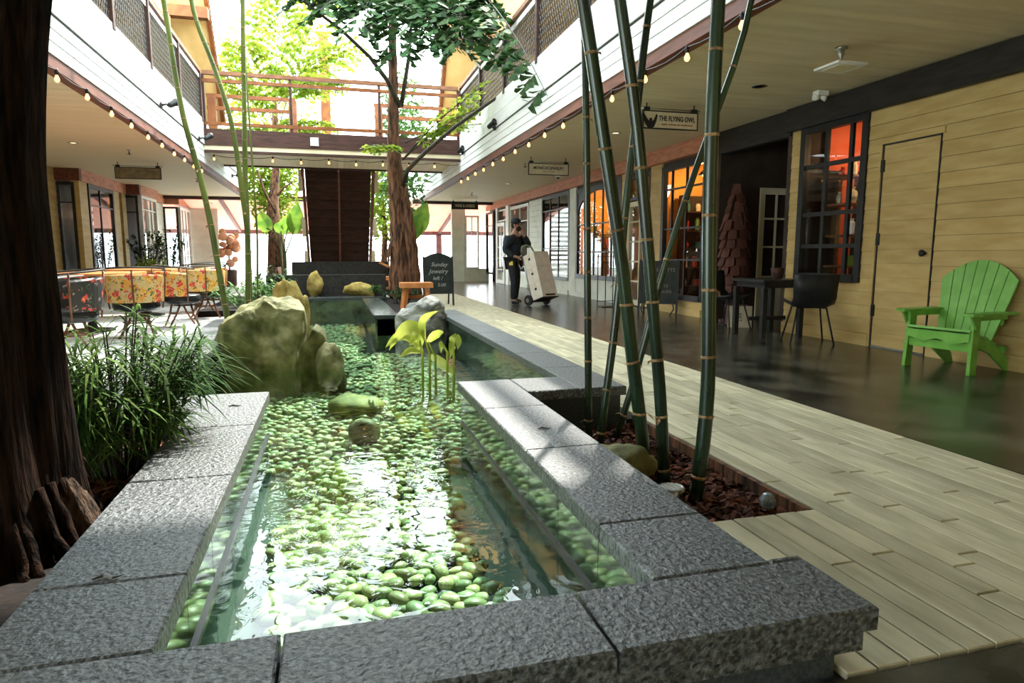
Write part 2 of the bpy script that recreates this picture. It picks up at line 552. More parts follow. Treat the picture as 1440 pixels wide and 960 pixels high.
def box_obj(name, x0, y0, z0, x1, y1, z1, m, parent=None, world=True, kind=None, bevel=0):
    b = MB()
    if bevel:
        b.bbox(x0, y0, z0, x1, y1, z1, bevel)
    else:
        b.box(x0, y0, z0, x1, y1, z1)
    if parent is None:
        return b.build(name, m, None, loc=((x0 + x1) / 2, (y0 + y1) / 2, z0), kind=kind)
    return b.build(name, m, parent, world=world, kind=kind)


def text_part(name, txt, size, m, parent, loc, rot, align='CENTER', ext=0.002, sx=1.0, shear=0.0, bold=0.0):
    cu = bpy.data.curves.new(name, 'FONT')
    cu.body = txt
    cu.size = size
    cu.align_x = align
    cu.align_y = 'CENTER'
    cu.extrude = ext
    cu.offset = bold
    cu.shear = shear
    cu.resolution_u = 2
    tmp = bpy.data.objects.new('tmp_text', cu)
    COL.objects.link(tmp)
    dg = bpy.context.evaluated_depsgraph_get()
    me = bpy.data.meshes.new_from_object(tmp.evaluated_get(dg))
    bpy.data.objects.remove(tmp)
    me.materials.clear()
    me.materials.append(m)
    o = bpy.data.objects.new(name, me)
    COL.objects.link(o)
    o.parent = parent
    o.location = loc
    o.rotation_euler = rot
    o.scale = (sx, 1, 1)
    return o

# ------------------------------------------------------------------ measured paths of stems and leaves (metres)
BAMBOO_R = [
    ([(1.472, 3.62, -0.005), (1.458, 3.62, 0.535), (1.447, 3.62, 0.956), (1.431, 3.62, 1.683), (1.41, 3.62, 2.222), (1.394, 3.62, 2.667)], 0.021),
    ([(1.445, 3.4, -0.029), (1.502, 3.4, 0.403), (1.539, 3.4, 0.694), (1.556, 3.4, 0.881), (1.565, 3.4, 1.234), (1.586, 3.4, 1.427), (1.623, 3.4, 1.656), (1.647, 3.4, 1.993), (1.694, 3.4, 2.397), (1.732, 3.4, 2.651)], 0.022),
    ([(1.528, 2.95, -0.088), (1.474, 2.95, 0.259), (1.425, 2.95, 0.522), (1.392, 2.95, 0.764), (1.371, 2.95, 0.972), (1.329, 2.95, 1.183), (1.292, 2.95, 1.355), (1.264, 2.95, 1.505), (1.22, 2.95, 1.738), (1.188, 2.95, 1.968), (1.139, 2.95, 2.188), (1.095, 2.95, 2.393)], 0.032),
    ([(1.536, 2.78, -0.06), (1.494, 2.78, 0.409), (1.451, 2.78, 0.703), (1.44, 2.78, 0.824), (1.407, 2.78, 1.093), (1.378, 2.78, 1.291), (1.365, 2.78, 1.423), (1.353, 2.78, 1.587), (1.306, 2.78, 1.798), (1.275, 2.78, 1.974), (1.244, 2.78, 2.138), (1.206, 2.78, 2.335)], 0.028),
    ([(1.558, 2.55, -0.03), (1.61, 2.55, 0.331), (1.597, 2.55, 0.724), (1.583, 2.55, 1.057), (1.571, 2.55, 1.358), (1.572, 2.55, 1.578), (1.577, 2.55, 1.857), (1.58, 2.55, 2.09), (1.584, 2.55, 2.283)], 0.031),
    ([(1.618, 3.55, -0.006), (1.707, 3.527, 0.26), (1.772, 3.505, 0.526), (1.833, 3.482, 0.853), (1.924, 3.459, 1.185), (2.012, 3.436, 1.514), (2.077, 3.414, 1.698), (2.139, 3.391, 1.898), (2.206, 3.368, 2.087), (2.27, 3.345, 2.285), (2.278, 3.323, 2.426), (2.276, 3.3, 2.635)], 0.019),
]
BAMBOO_L = [
    ([(-1.352, 9.5, 0.054), (-1.506, 9.5, 1.423), (-1.593, 9.5, 2.005), (-1.758, 9.5, 2.764), (-1.819, 9.5, 3.256), (-1.899, 9.5, 4.183), (-1.931, 9.5, 4.676)], 0.045),
    ([(-1.163, 9.9, 0.075), (-1.104, 9.9, 1.444), (-1.143, 9.9, 1.772), (-1.191, 9.9, 2.438), (-1.255, 9.9, 2.931), (-1.425, 9.9, 3.562), (-1.612, 9.9, 4.085), (-1.656, 9.9, 4.346), (-1.676, 9.9, 4.866)], 0.042),
    ([(-1.157, 10.1, 0.055), (-1.129, 10.1, 1.222), (-1.122, 10.1, 2.111), (-1.083, 10.1, 3.264), (-1.04, 10.1, 4.474), (-1.013, 10.1, 5.02)], 0.045),
    ([(-1.106, 10.6, 0.165), (-1.05, 10.6, 1.337), (-1.067, 10.6, 2.218)], 0.022),
]
POND_LEAVES = [
    [(0.763, 6.05, 0.174), (0.786, 6.05, 0.327), (0.689, 6.05, 0.389), (0.597, 6.05, 0.352), (0.483, 6.05, 0.172)],
    [(0.815, 6.08, 0.255), (0.783, 6.07, 0.404), (0.816, 6.06, 0.47), (0.941, 6.05, 0.521)],
    [(0.771, 6.11, 0.172), (0.646, 6.09, 0.313), (0.546, 6.07, 0.286), (0.452, 6.05, 0.199)],
    [(0.789, 6.14, 0.235), (0.725, 6.095, 0.283), (0.665, 6.05, 0.198)],
    [(0.791, 6.17, 0.123), (0.691, 6.11, 0.169), (0.578, 6.05, 0.102)],
    [(0.864, 6.2, 0.211), (0.929, 6.125, 0.3), (0.991, 6.05, 0.32)],
    [(1.109, 6.23, 0.143), (1.087, 6.17, 0.303), (1.143, 6.11, 0.24), (1.118, 6.05, 0.154)],
    [(1.108, 6.26, 0.153), (1.097, 6.155, 0.223), (1.042, 6.05, 0.069)],
    [(0.903, 6.29, 0.087), (0.993, 6.17, 0.004), (1.081, 6.05, -0.103)],
    [(1.034, 6.32, 0.133), (0.978, 6.185, 0.209), (0.962, 6.05, 0.12)],
]
POND_STEMS = [
    [(0.785, 6.05, -0.075), (0.789, 6.05, 0.147), (0.765, 6.05, 0.261)],
    [(0.852, 6.05, -0.078), (0.855, 6.05, 0.144), (0.811, 6.05, 0.286)],
    [(0.912, 6.05, -0.074), (0.908, 6.05, 0.108), (0.844, 6.05, 0.245)],
    [(1.029, 6.1, -0.034), (1.031, 6.1, 0.13), (0.972, 6.1, 0.234)],
    [(1.074, 6.05, -0.096), (1.083, 6.05, 0.101), (1.078, 6.05, 0.223)],
]
PALM_STEMS = [
    ([(1.475, 14.5, 0.003), (1.451, 14.5, 1.007), (1.456, 14.5, 1.917), (1.383, 14.5, 2.662), (1.355, 14.5, 3.396), (1.379, 14.5, 4.41), (1.388, 14.5, 5.404), (1.4, 14.5, 6.517)], [0.26, 0.22, 0.2, 0.16, 0.12, 0.1, 0.08, 0.07]),
    ([(1.681, 14.4, 0.007), (1.655, 14.4, 1.007), (1.609, 14.4, 1.764), (1.519, 14.4, 2.478)], [0.2, 0.17, 0.13, 0.08]),
    ([(1.506, 14.5, 4.129), (1.263, 14.3, 4.568), (0.891, 14.1, 4.975), (0.348, 13.9, 5.382), (-0.168, 13.7, 5.66), (-0.654, 13.5, 5.944)], [0.06, 0.05, 0.04, 0.035, 0.03, 0.025]),
    ([(1.535, 14.5, 4.131), (1.637, 14.5, 4.684), (1.72, 14.5, 5.147), (1.776, 14.5, 5.717)], [0.05, 0.045, 0.04, 0.03]),
    ([(1.519, 14.4, 2.478), (1.592, 13.92, 2.776), (1.91, 13.44, 3.088), (2.401, 12.96, 3.491), (2.994, 12.48, 3.886), (3.48, 12.0, 4.199)], [0.05, 0.045, 0.04, 0.035, 0.03, 0.02]),
]
FROND_DARK = [
    [(1.427, 14.5, 6.451), (-0.036, 12.5, 5.232)],
    [(1.429, 14.5, 6.52), (0.535, 12.0, 4.833)],
    [(1.429, 14.5, 6.52), (1.242, 12.0, 4.485)],
    [(1.429, 14.5, 6.52), (2.238, 12.0, 4.621)],
    [(1.974, 13.5, 6.337), (2.763, 11.5, 4.636)],
    [(2.252, 12.0, 5.801), (2.969, 9.0, 3.218)],
    [(1.435, 14.5, 6.796), (-0.396, 13.0, 5.607)],
    [(1.903, 13.0, 6.266), (1.521, 10.5, 4.295)],
    [(2.253, 12.0, 5.917), (1.972, 10.0, 4.134)],
]
FROND_LIT = [
    [(1.531, 14.4, 3.023), (2.976, 13.0, 3.903)],
    [(1.531, 14.4, 3.023), (3.163, 12.6, 4.349)],
    [(1.534, 14.4, 3.169), (0.812, 13.6, 3.163)],
    [(1.598, 14.4, 3.391), (3.237, 13.5, 3.671)],
]
BACK_FRONDS = [
    [(-1.553, 22.0, 4.454), (0.347, 20.0, 8.432)],
    [(-1.553, 22.0, 4.454), (-2.768, 20.5, 6.265)],
    [(-1.534, 22.0, 4.877), (-2.186, 20.5, 6.874)],
    [(-1.505, 22.0, 5.508), (0.269, 20.5, 6.091)],
    [(-1.553, 22.0, 4.454), (-0.171, 20.5, 4.877)],
    [(-1.553, 22.0, 4.454), (-2.676, 20.5, 4.556)],
    [(-1.477, 22.0, 6.135), (-1.001, 20.5, 8.294)],
    [(-1.496, 22.0, 5.718), (0.901, 20.5, 7.12)],
]
BACK_TREE = [
    ([(-1.606, 20.5, 0.683), (-1.567, 20.8, 1.616), (-1.613, 21.1, 2.461), (-1.507, 21.4, 3.532), (-1.492, 21.7, 4.826), (-1.477, 22.0, 6.135)], [0.2, 0.2, 0.16, 0.11, 0.09, 0.08]),
    ([(-1.498, 20.5, 2.22), (-1.78, 20.5, 2.819), (-1.944, 20.5, 3.412)], [0.04, 0.035, 0.03]),
    ([(-1.436, 20.5, 2.726), (-1.272, 20.5, 2.932), (-0.989, 20.5, 3.141)], [0.04, 0.03, 0.02]),
]
EARS = [
    ([(-1.426, 20.2, 1.601), (-1.743, 20.2, 1.799), (-1.893, 20.2, 2.275)], 0.5),
    ([(-1.28, 20.2, 1.4), (-1.165, 20.2, 1.805), (-1.09, 20.2, 2.209)], 0.55),
    ([(-1.329, 20.3, 1.299), (-1.37, 20.3, 1.705), (-1.26, 20.3, 2.01)], 0.5),
    ([(-1.254, 20.2, 1.095), (-0.97, 20.2, 1.807), (-0.883, 20.2, 2.513)], 0.55),
    ([(1.438, 14.8, 1.162), (1.757, 14.8, 1.475), (1.954, 14.8, 1.943)], 0.45),
    ([(1.684, 14.9, 1.163), (1.899, 14.9, 1.635), (2.099, 14.9, 2.185)], 0.5),
]

# ================================================================== SETTING
rnd = random.Random(11)

# ---- ground
fl = struct('floor', label='dark polished concrete walkway floor along the shops', cat='floor')
for r in ((3.18, -6, 9.2, 30), (-9, -6, 3.18, 1.24)):
    box_obj('slab', r[0], r[1], -0.2, r[2], r[3], 0.0, M_conc, fl)
fl2 = struct('floor', label='pale concrete terrace floor under the dining chairs', cat='floor')
for r in ((-9, 4.0, -1.49, 30), (-9, 1.24, -2.4, 4.0), (-1.49, 14.6, 1.83, 30), (-9, 30, 9.2, 60)):
    box_obj('slab', r[0], r[1], -0.2, r[2], r[3], 0.0, M_concl, fl2)

# ---- plank pavers: staggered stone planks along the pond
pv = struct('paver_walkway', label='walkway of beige stone plank pavers beside the pond', cat='paving')
for r in ((1.16, 1.24, 3.18, 2.19), (1.9, 2.19, 3.18, 3.86), (1.83, 3.86, 3.18, 30)):
    box_obj('mortar_bed', r[0], r[1], -0.2, r[2], r[3], -0.022, M_bed, pv)
PW = 0.098
farp = MB()
pav_cache = {}


def add_paver(x0, x1, y0, y1):
    if y1 - y0 < 0.05:
        return
    if y0 > 9.5:
        farp.box(x0 + 0.002, y0 + 0.003, -0.03, x1 - 0.002, y1 - 0.003, 0.0)
        return
    b = MB()
    dz = rnd.uniform(-0.0015, 0.001)
    b.bbox(x0 + 0.004, y0 + 0.004, -0.03, x1 - 0.004, y1 - 0.004, dz, 0.003)
    b.build('paver', M_paver, pv)


for i in range(20):
    x0 = 1.22 + i * PW
    x1 = x0 + PW
    y = 1.255 - rnd.uniform(0, 0.9)
    while y < 24:
        ln = rnd.choice((0.6, 0.75, 0.9, 1.05))
        if x1 < 1.93 and y < 2.195 and y + ln > 2.195 - 0.3:
            ln = max(ln, 2.195 - y)
        a, b_ = max(y, 1.255), min(y + ln, 24)
        y += ln
        if b_ <= a:
            continue
        segs = [(a, b_)]
        if x1 < 1.93:
            lim = 3.86 if x1 < 1.95 else 2.2
            segs = []
            if a < 2.195:
                segs.append((a, min(b_, 2.195)))
            if x0 > 1.82 and b_ > 3.86:
                segs.append((max(a, 3.86), b_))
        for s in segs:
            add_paver(x0, x1, *s)
farp.build('paver_bed_far', M_paver, pv, kind='stuff')

# ---- pond: coping slabs, tiled walls, basin and water
pond = thing('pond', 'long stepped ornamental pond with dark granite coping and pebble bed', 'pond', (0.2, 4.3, 0.0))
ZT, ZB, WZ, BZ = 0.2, 0.14, -0.075, -0.42


def cope(x0, y0, x1, y1, m=M_cope):
    g = 0.002
    box_obj('coping_slab', x0 + g, y0 + g, ZB, x1 - g, y1 - g, ZT, m, pond, bevel=0.006)


for a, b in ((-0.77, -0.138), (-0.135, 0.569), (0.573, 1.26)):
    cope(a, 1.21, b, 1.48)
cope(1.155, 1.48, 1.26, 1.505)
for a, b in ((1.48, 1.85), (1.85, 2.68), (2.68, 3.485), (3.485, 4.29)):
    cope(0.79, a, 1.155, b)
for a, b in ((1.48, 1.84), (1.84, 2.67), (2.67, 3.46), (3.46, 4.29)):
    cope(-0.77, a, -0.4, b)
cope(1.155, 3.86, 1.51, 4.29)
cope(1.51, 3.86, 1.83, 4.65)
for k in range(7):
    a = 4.65 + k * 0.765
    cope(1.51, a, 1.83, min(a + 0.765, 10.0))
cope(-1.5, 3.86, -0.77, 4.29)
for k in range(7):
    a = 4.29 + k * 0.765
    cope(-1.5, a, -1.06, min(a + 0.765, 9.4))
for a, b in ((9.4, 11.25), (11.25, 13.1)):
    cope(0.55, a, 0.9, b, M_copedk)
for a, b in ((9.4, 11.4), (11.4, 13.4)):
    cope(-0.86, a, -0.5, b, M_copedk)
cope(0.9, 9.4, 1.51, 9.75, M_copedk)
cope(-1.06, 9.05, -0.5, 9.4, M_copedk)
for a, b in ((-0.9, 0.05), (0.05, 1.0)):
    cope(a, 13.4, b, 13.9, M_copedk)
# drip course and plinth on the visible outer faces
w = MB()
w.box(-0.75, 1.235, 0.075, 1.24, 1.46, ZB)
w.box(1.0, 1.46, 0.075, 1.235, 1.485, ZB)
w.build('drip_course', M_cope, pond, world=True)
w = MB()
w.box(-0.73, 1.27, -0.1, 1.19, 1.45, 0.075)
w.box(0.85, 1.45, -0.1, 1.135, 3.88, ZB)
w.box(1.135, 3.89, -0.1, 1.80, 4.2, ZB)
w.box(1.56, 4.2, -0.1, 1.81, 9.98, ZB)
w.box(-0.75, 1.45, -0.1, -0.46, 3.9, ZB)
w.box(-1.48, 3.89, -0.1, -0.8, 4.2, ZB)
w.box(-1.48, 4.2, -0.1, -1.12, 9.38, ZB)
w.box(0.6, 9.42, -0.1, 0.88, 13.4, ZB)
w.box(-0.84, 9.42, -0.1, -0.55, 13.4, ZB)
w.box(-0.9, 13.46, -0.5, 1.0, 13.88, ZB)
w.box(0.63, 9.48, -0.5, 1.5, 9.74, ZB)
w.box(-1.05, 9.48, -0.5, -0.58, 9.74, ZB)
w.build('plinth_wall', M_copedk, pond, world=True)
# inner wall tiles, one object each, with open joints
def tiles_x(x, y0, y1, face, step=0.4):
    n = max(1, round((y1 - y0) / step))
    for k in range(n):
        a = y0 + (y1 - y0) * k / n
        b = y0 + (y1 - y0) * (k + 1) / n
        xs = (x, x + 0.05) if face < 0 else (x - 0.05, x)
        box_obj('wall_tile', xs[0], a + 0.002, BZ, xs[1], b - 0.002, ZB, M_tile, pond)


def tiles_y(y, x0, x1, face, step=0.4):
    n = max(1, round((x1 - x0) / step))
    for k in range(n):
        a = x0 + (x1 - x0) * k / n
        b = x0 + (x1 - x0) * (k + 1) / n
        ys = (y, y + 0.05) if face < 0 else (y - 0.05, y)
        box_obj('wall_tile', a + 0.002, ys[0], BZ, b - 0.002, ys[1], ZB, M_tile, pond)


tiles_x(0.81, 1.5, 4.27, -1)
tiles_x(-0.42, 1.5, 4.27, 1)
tiles_y(1.5, -0.42, 0.81, 1)
tiles_y(4.27, 0.81, 1.53, 1)
tiles_y(4.27, -1.08, -0.42, 1)
tiles_x(1.53, 4.27, 9.4, -1, 0.8)
tiles_x(-1.08, 4.27, 9.4, 1, 0.8)
tiles_y(9.42, 0.57, 1.53, -1, 0.5)
tiles_y(9.42, -1.08, -0.52, -1, 0.5)
tiles_x(0.57, 9.42, 13.4, -1, 0.8)
tiles_x(-0.52, 9.42, 13.4, 1, 0.8)
tiles_y(13.4, -0.52, 0.57, -1, 0.5)
b = MB()
b.box(-0.55, 1.4, BZ - 0.1, 0.95, 4.3, BZ)
b.box(-1.15, 4.3, BZ - 0.1, 1.6, 9.45, BZ)
b.box(-0.6, 9.45, BZ - 0.1, 0.62, 13.45, BZ)
b.build('basin_floor', M_basin, pond, world=True)
wt = MB()
for r in ((-0.42, 1.5, 0.81, 4.27), (-1.08, 4.27, 1.53, 9.42), (-0.52, 9.42, 0.57, 13.4)):
    wt.add([(r[0], r[1], WZ), (r[2], r[1], WZ), (r[2], r[3], WZ), (r[0], r[3], WZ)], [(0, 1, 2, 3)])
wt.build('water', M_water, pond, world=True)
# waterline ledge (thin metal trim along the narrow channel)
lg = MB()
lg.box(0.80, 1.5, WZ - 0.012, 0.812, 4.27, WZ + 0.012)
lg.build('overflow_trim', M_blackg, pond, world=True)
lg = MB()
lg.box(-0.422, 1.5, WZ - 0.012, -0.41, 4.27, WZ + 0.012)
lg.build('overflow_trim', M_blackg, pond, world=True)

# dark block wall closing the pond under the stair
bw = struct('wall_back', label='dark low wall at the far end of the pond', cat='wall')
box_obj('wall_block', -1.3, 14.35, 0, 1.12, 14.6, 0.62, M_dkbeam, bw)
box_obj('wall_block', -1.1, 13.9, 0, 1.1, 14.35, 0.16, M_copedk, bw)
box_obj('wall_block', -1.0, 18.2, 0, 1.5, 18.4, 0.85, M_dkbeam, bw)

# ---- planting beds
def bed(name, label, rects, z):
    o = struct(name, label=label, cat='planter')
    for r in rects:
        box_obj('soil', r[0], r[1], -0.25, r[2], r[3], z, M_soil, o)
    return o


bed_r = bed('planting_bed', 'narrow bark mulch bed of the bamboo clump', [(1.155, 2.2, 1.88, 3.87)], -0.09)
box_obj('edging_board', 1.872, 2.2, -0.2, 1.895, 3.86, -0.003, M_bark, bed_r)
bed_l = bed('planting_bed', 'mulch bed with the big old trunk and grassy bush', [(-2.4, 0.9, -0.77, 3.88)], 0.03)
bed_f = bed('planting_bed', 'soil bed of shrubs left of the far channel', [(-1.49, 9.4, -0.86, 14.6), (-2.2, 12.0, -1.49, 16.0)], 0.1)
bed_g = bed('planting_bed', 'soil bed of the palm and shrubs right of the far channel', [(0.9, 9.75, 1.83, 14.9)], 0.1)


def chips(name, label, x0, y0, x1, y1, z, n, seed, smin=0.02, smax=0.06):
    r = random.Random(seed)
    b = MB()
    for k in range(n):
        c = V((r.uniform(x0, x1), r.uniform(y0, y1), z + r.uniform(0, 0.035)))
        rot = Euler((r.uniform(-0.7, 0.7), r.uniform(-0.7, 0.7), r.uniform(0, 6.3))).to_matrix()
        l, w_ = r.uniform(smin, smax), r.uniform(smin * 0.5, smax * 0.45)
        p = [c + rot @ V(q) for q in ((-l, -w_ * 0.6, 0), (0, -w_, w_ * 0.35), (l, -w_ * 0.2, 0), (l * 0.8, w_ * 0.8, 0.004), (0, w_, w_ * 0.5), (-l * 0.8, w_, 0))]
        b.add(p, [(0, 1, 4, 5), (1, 2, 3, 4)])
    return tag(b.build(name, M_mulch, None, loc=((x0 + x1) / 2, (y0 + y1) / 2, z)), label, 'mulch', kind='stuff')


chips('bark_mulch', 'red-brown bark mulch around the bamboo bases', 1.17, 2.22, 1.86, 3.84, -0.08, 4200, 3, 0.012, 0.036)
chips('bark_mulch', 'red-brown bark mulch beside the old trunk', -1.5, 2.45, -0.78, 3.84, 0.035, 2600, 4, 0.012, 0.036)

# ---- balcony floors, fascias, ceilings on both sides
def lap_board(parent, x, face, y0, y1, z0, z1, m, th=0.016, name='board'):
    b = MB()
    f = face
    b.prism([(x, z0), (x + f * th, z0), (x + f * 0.008, z1 - 0.003), (x, z1 - 0.003)], y0, y1, 'y')
    return b.build(name, m, parent)


def flat_board(parent, x, face, y0, y1, z0, z1, m, th=0.02, name='board'):
    a, c = sorted((x, x + face * th))
    return box_obj(name, a, y0, z0, c, y1, z1, m, parent)


YE = 24.0
for side, X, face, xo, nm in ((1, 3.1, -1, 9.2, 'right'), (-1, -2.6, 1, -9, 'left')):
    xa, xb = sorted((X - face * 0.03, xo))
    dk = struct('balcony_floor', label='thick upper balcony floor on the %s of the atrium' % ('jewellery shop side' if side > 0 else 'dining side'), cat='floor')
    box_obj('slab', xa, -3, 3.02, xb, YE, 3.76, M_dkbeam, dk)
    fs = struct('trim_1' if side > 0 else 'trim_2', label='white board fascia of the balcony above the %s' % ('jewellery shops' if side > 0 else 'dining chairs'), cat='fascia')
    x_in, x_out = sorted((X, X - face * 0.14))
    box_obj('edge_beam', x_in, -3, 2.885, x_out, YE, 3.01, M_redw, fs)
    y = -3.0
    segs = []
    while y < YE:
        segs.append((y, min(y + 3.9, YE)))
        y += 3.9
    for a, c in segs:
        for k in range(3):
            lap_board(fs, X, face, a + 0.002, c - 0.002, 3.01 + k * 0.13, 3.01 + (k + 1) * 0.13, M_sidw)
        box_obj('board', *((X + face * 0.03, a + 0.002, 3.42) if face < 0 else (X, a + 0.002, 3.42)), *((X, c - 0.002, 3.65) if face < 0 else (X + face * 0.03, c - 0.002, 3.65)), M_sidw, fs)
        box_obj('board', *((X + face * 0.03, a + 0.3, 3.655) if face < 0 else (X, a + 0.3, 3.655)), *((X, c + 0.29, 3.885) if face < 0 else (X + face * 0.03, c + 0.29, 3.885)), M_sidw, fs)
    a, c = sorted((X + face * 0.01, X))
    box_obj('gap_strip', a, -3, 3.40, c, YE, 3.42, M_black, fs)  # black strip stands in for the dark gap between fascia boards
    # ceiling boards run across the walkway
    ce = struct('ceiling', label='tongue and groove board ceiling over the %s' % ('shop walkway' if side > 0 else 'dining terrace'), cat='ceiling')
    xa, xb = sorted((X - face * 0.14, xo))
    y = 2.6 if side > 0 else 5.0
    far = MB()
    while y < YE - 0.01:
        y2 = min(y + 0.14, YE)
        if y < 8.2 + (2 if side < 0 else 0):
            box_obj('board', xa, y + 0.0015, 2.945, xb, y2 - 0.0015, 2.97, M_ceil, ce)
        else:
            far.box(xa, y + 0.002, 2.945, xb, y2 - 0.002, 2.97)
        y = y2
    far.box(xa, -3, 2.945, xb, 2.6 if side > 0 else 5.0, 2.97)
    far.build('board_run', M_ceilf, ce, kind='stuff')
    box_obj('backing', xa, -3, 2.972, xb, YE, 3.02, M_dkbeam, ce)
    # end trim of the ceiling
    box_obj('end_trim', xa, YE, 2.86, xb, YE + 0.08, 3.1, M_dkbrown, ce)

# ---- balcony railings
def railing_y(label, X, ys, wood):
    t = thing('balcony_railing', label, 'railing', (X, ys[0], 3.885))
    o = t.location

    def L(b, name, m):
        return b.build(name, m, t, world=True)
    y0, y1 = ys[0], ys[-1]
    b = MB(); b.box(X - 0.05, y0, 4.90, X + 0.05, y1, 4.97); L(b, 'cap_rail', wood)
    b = MB(); b.box(X - 0.02, y0, 4.78, X + 0.02, y1, 4.86); L(b, 'top_rail', M_white)
    b = MB(); b.box(X - 0.03, y0, 3.885, X + 0.03, y1, 3.955); L(b, 'bottom_rail', M_white)
    for y in ys:
        b = MB(); b.box(X - 0.045, y - 0.045, 3.885, X + 0.045, y + 0.045, 4.9); L(b, 'post', M_dkbrown)
    for a, c in zip(ys[:-1], ys[1:]):
        b = MB()
        z0, z1 = 3.955, 4.78
        h = z1 - z0
        step, run = 0.085, 0.42
        k = a + 0.045 - run
        while k < c - 0.045:
            for s in (1, -1):
                p = [(k, z0), (k + run, z1)] if s > 0 else [(k, z1), (k + run, z0)]
                (ya, za), (yb, zb) = p
                if ya < a + 0.045:
                    tt = (a + 0.045 - ya) / run
                    ya, za = a + 0.045, za + (zb - za) * tt
                if yb > c - 0.045:
                    tt = (c - 0.045 - ya) / (yb - ya) if yb > ya else 0
                    yb, zb = c - 0.045, za + (zb - za) * tt
                if yb - ya > 0.01:
                    b.bar((X, ya, za), (X, yb, zb), 0.009, 0.009)
            k += step
        L(b, 'wire_mesh', M_wire)
    return t


railing_y('wire mesh balcony railing on the jewellery shop side', 3.1, [4.0, 5.95, 7.9, 9.85, 11.8, 13.75, 15.9], M_warm)
railing_y('wire mesh balcony railing above the dining chairs', -2.6, [4.0, 5.95, 7.9, 9.85, 11.7, 13.8, 15.9], M_warm)

# ---- upper storey walls, doors and roofs
for side, X, nm in ((1, 5.95, 'right'), (-1, -5.4, 'left')):
    wl = struct('wall_upper_' + nm, label='upper storey wall behind the balcony railing', cat='wall')
    d = side
    for k in range(14):
        z0 = 3.76 + k * 0.19
        lap_board(wl, X, -side, -2, 19, z0, z0 + 0.19, M_sidy)
    for j, y in enumerate((3.2, 6.6, 9.4, 12.0, 14.4)):
        a, c = sorted((X - d * 0.06, X + d * 0.02))
        box_obj('door_leaf', a, y, 3.78, c, y + 1.0, 5.9, M_warm if j % 2 else M_dkbrown, wl)
        box_obj('window_leaf', a, y + 1.15, 4.5, c, y + 2.1, 5.9, M_white if j % 2 else M_redw, wl)
rf = struct('roof', label='pitched roof around the open atrium, with an unseen shading slab added', cat='roof')
box_obj('shade_roof', -9, -6, 6.3, 9.2, 7.0, 6.5, M_dkbrown, rf)  # unseen slab added to keep the sun off the near pond
wn = struct('wall_unseen', label='unseen wall added behind the viewpoint to block light', cat='wall')
box_obj('wall_panel', -9, -6.1, 0, 9.2, -6.0, 6.3, M_sidy, wn)  # unseen, added to cut the light coming from behind the camera
box_obj('side_roof', 4.4, 7.0, 6.3, 9.2, 17.6, 6.5, M_yell, rf)  # balcony roofs, inner edges shifted to control how much sky light enters
box_obj('side_roof', -9, 7.0, 6.3, -3.4, 17.6, 6.5, M_yell, rf)
for xa, xb in ((-8.0, -2.6), (3.1, 8.0)):
    b = MB()
    b.prism([(19.6, 4.5), (19.75, 4.5), (17.2, 8.2), (17.05, 8.2)], xa, xb, 'x')
    b.build('slope_soffit', M_yell, rf)
    e = (xb - 0.1, xb) if xa < 0 else (xa, xa + 0.1)
    b = MB()
    b.prism([(19.54, 4.5), (19.78, 4.5), (17.23, 8.2), (16.99, 8.2)], e[0], e[1], 'x')
    b.build('edge_board', M_orange, rf)
    b = MB()
    b.box(xa, 17.62, 6.55, xb - 0.0, 17.86, 6.8)
    b.build('purlin', M_orange, rf)

# ---- footbridge across the atrium
br = thing('footbridge', 'upper footbridge spanning the atrium between the two balconies', 'bridge', (0.25, 17.3, 3.3))
box_obj('front_beam', -2.6, 16.0, 3.41, 3.1, 16.12, 3.76, M_dkbrown, br)
box_obj('cream_band', -2.6, 16.02, 3.31, 3.1, 16.12, 3.41, M_cream, br)
box_obj('lower_trim', -2.6, 15.99, 3.26, 3.1, 16.12, 3.31, M_dkbrown, br)
box_obj('deck', -2.6, 16.12, 3.36, 3.1, 18.7, 3.76, M_dkbrown, br)
n = 38
for k in range(n):
    a = -2.6 + 5.7 * k / n
    box_obj('soffit_board', a + 0.002, 16.12, 3.335, a + 5.7 / n - 0.002, 18.7, 3.36, M_ceil, br)
box_obj('rear_beam', -2.6, 18.7, 3.3, 3.1, 18.82, 3.76, M_dkbrown, br)
jb = box_obj('junction_box', -0.36, 15.96, 3.48, -0.18, 16.0, 3.66, M_white)
tag(jb, 'small white square box fixed to the footbridge beam', 'junction box')

rl = thing('bridge_railing', 'front railing of the footbridge with three wooden rails', 'railing', (0.25, 16.05, 3.76))
for nm, z0, z1, m in (('cap_rail', 4.90, 4.98, M_warm), ('top_rail', 4.74, 4.81, M_orange), ('bottom_rail', 3.84, 3.91, M_orange)):
    box_obj(nm, -2.55, 16.01, z0, 3.05, 16.11 if nm == 'cap_rail' else 16.08, z1, m, rl)
for x in (-2.55, -0.75, 1.2, 3.05):
    box_obj('post', x - 0.03, 16.02, 3.76, x + 0.03, 16.08, 4.9, M_dkbrown, rl)
for xa, xb, lab in ((-2.9, -0.75, 'left of the stair opening'), (1.25, 4.0, 'right of the stair opening')):
    t = thing('landing_railing', 'orange wooden rear railing of the footbridge ' + lab, 'railing', ((xa + xb) / 2, 18.7, 3.76))
    for z in (4.98, 4.68, 4.06):
        box_obj('rail', xa, 18.66, z, xb, 18.74, z + 0.09, M_orange, t)
    for x in (xa + 0.12, xb - 0.08):
        box_obj('post', x - 0.1, 18.6, 3.76, x + 0.1, 18.8, 5.0, M_orange, t)

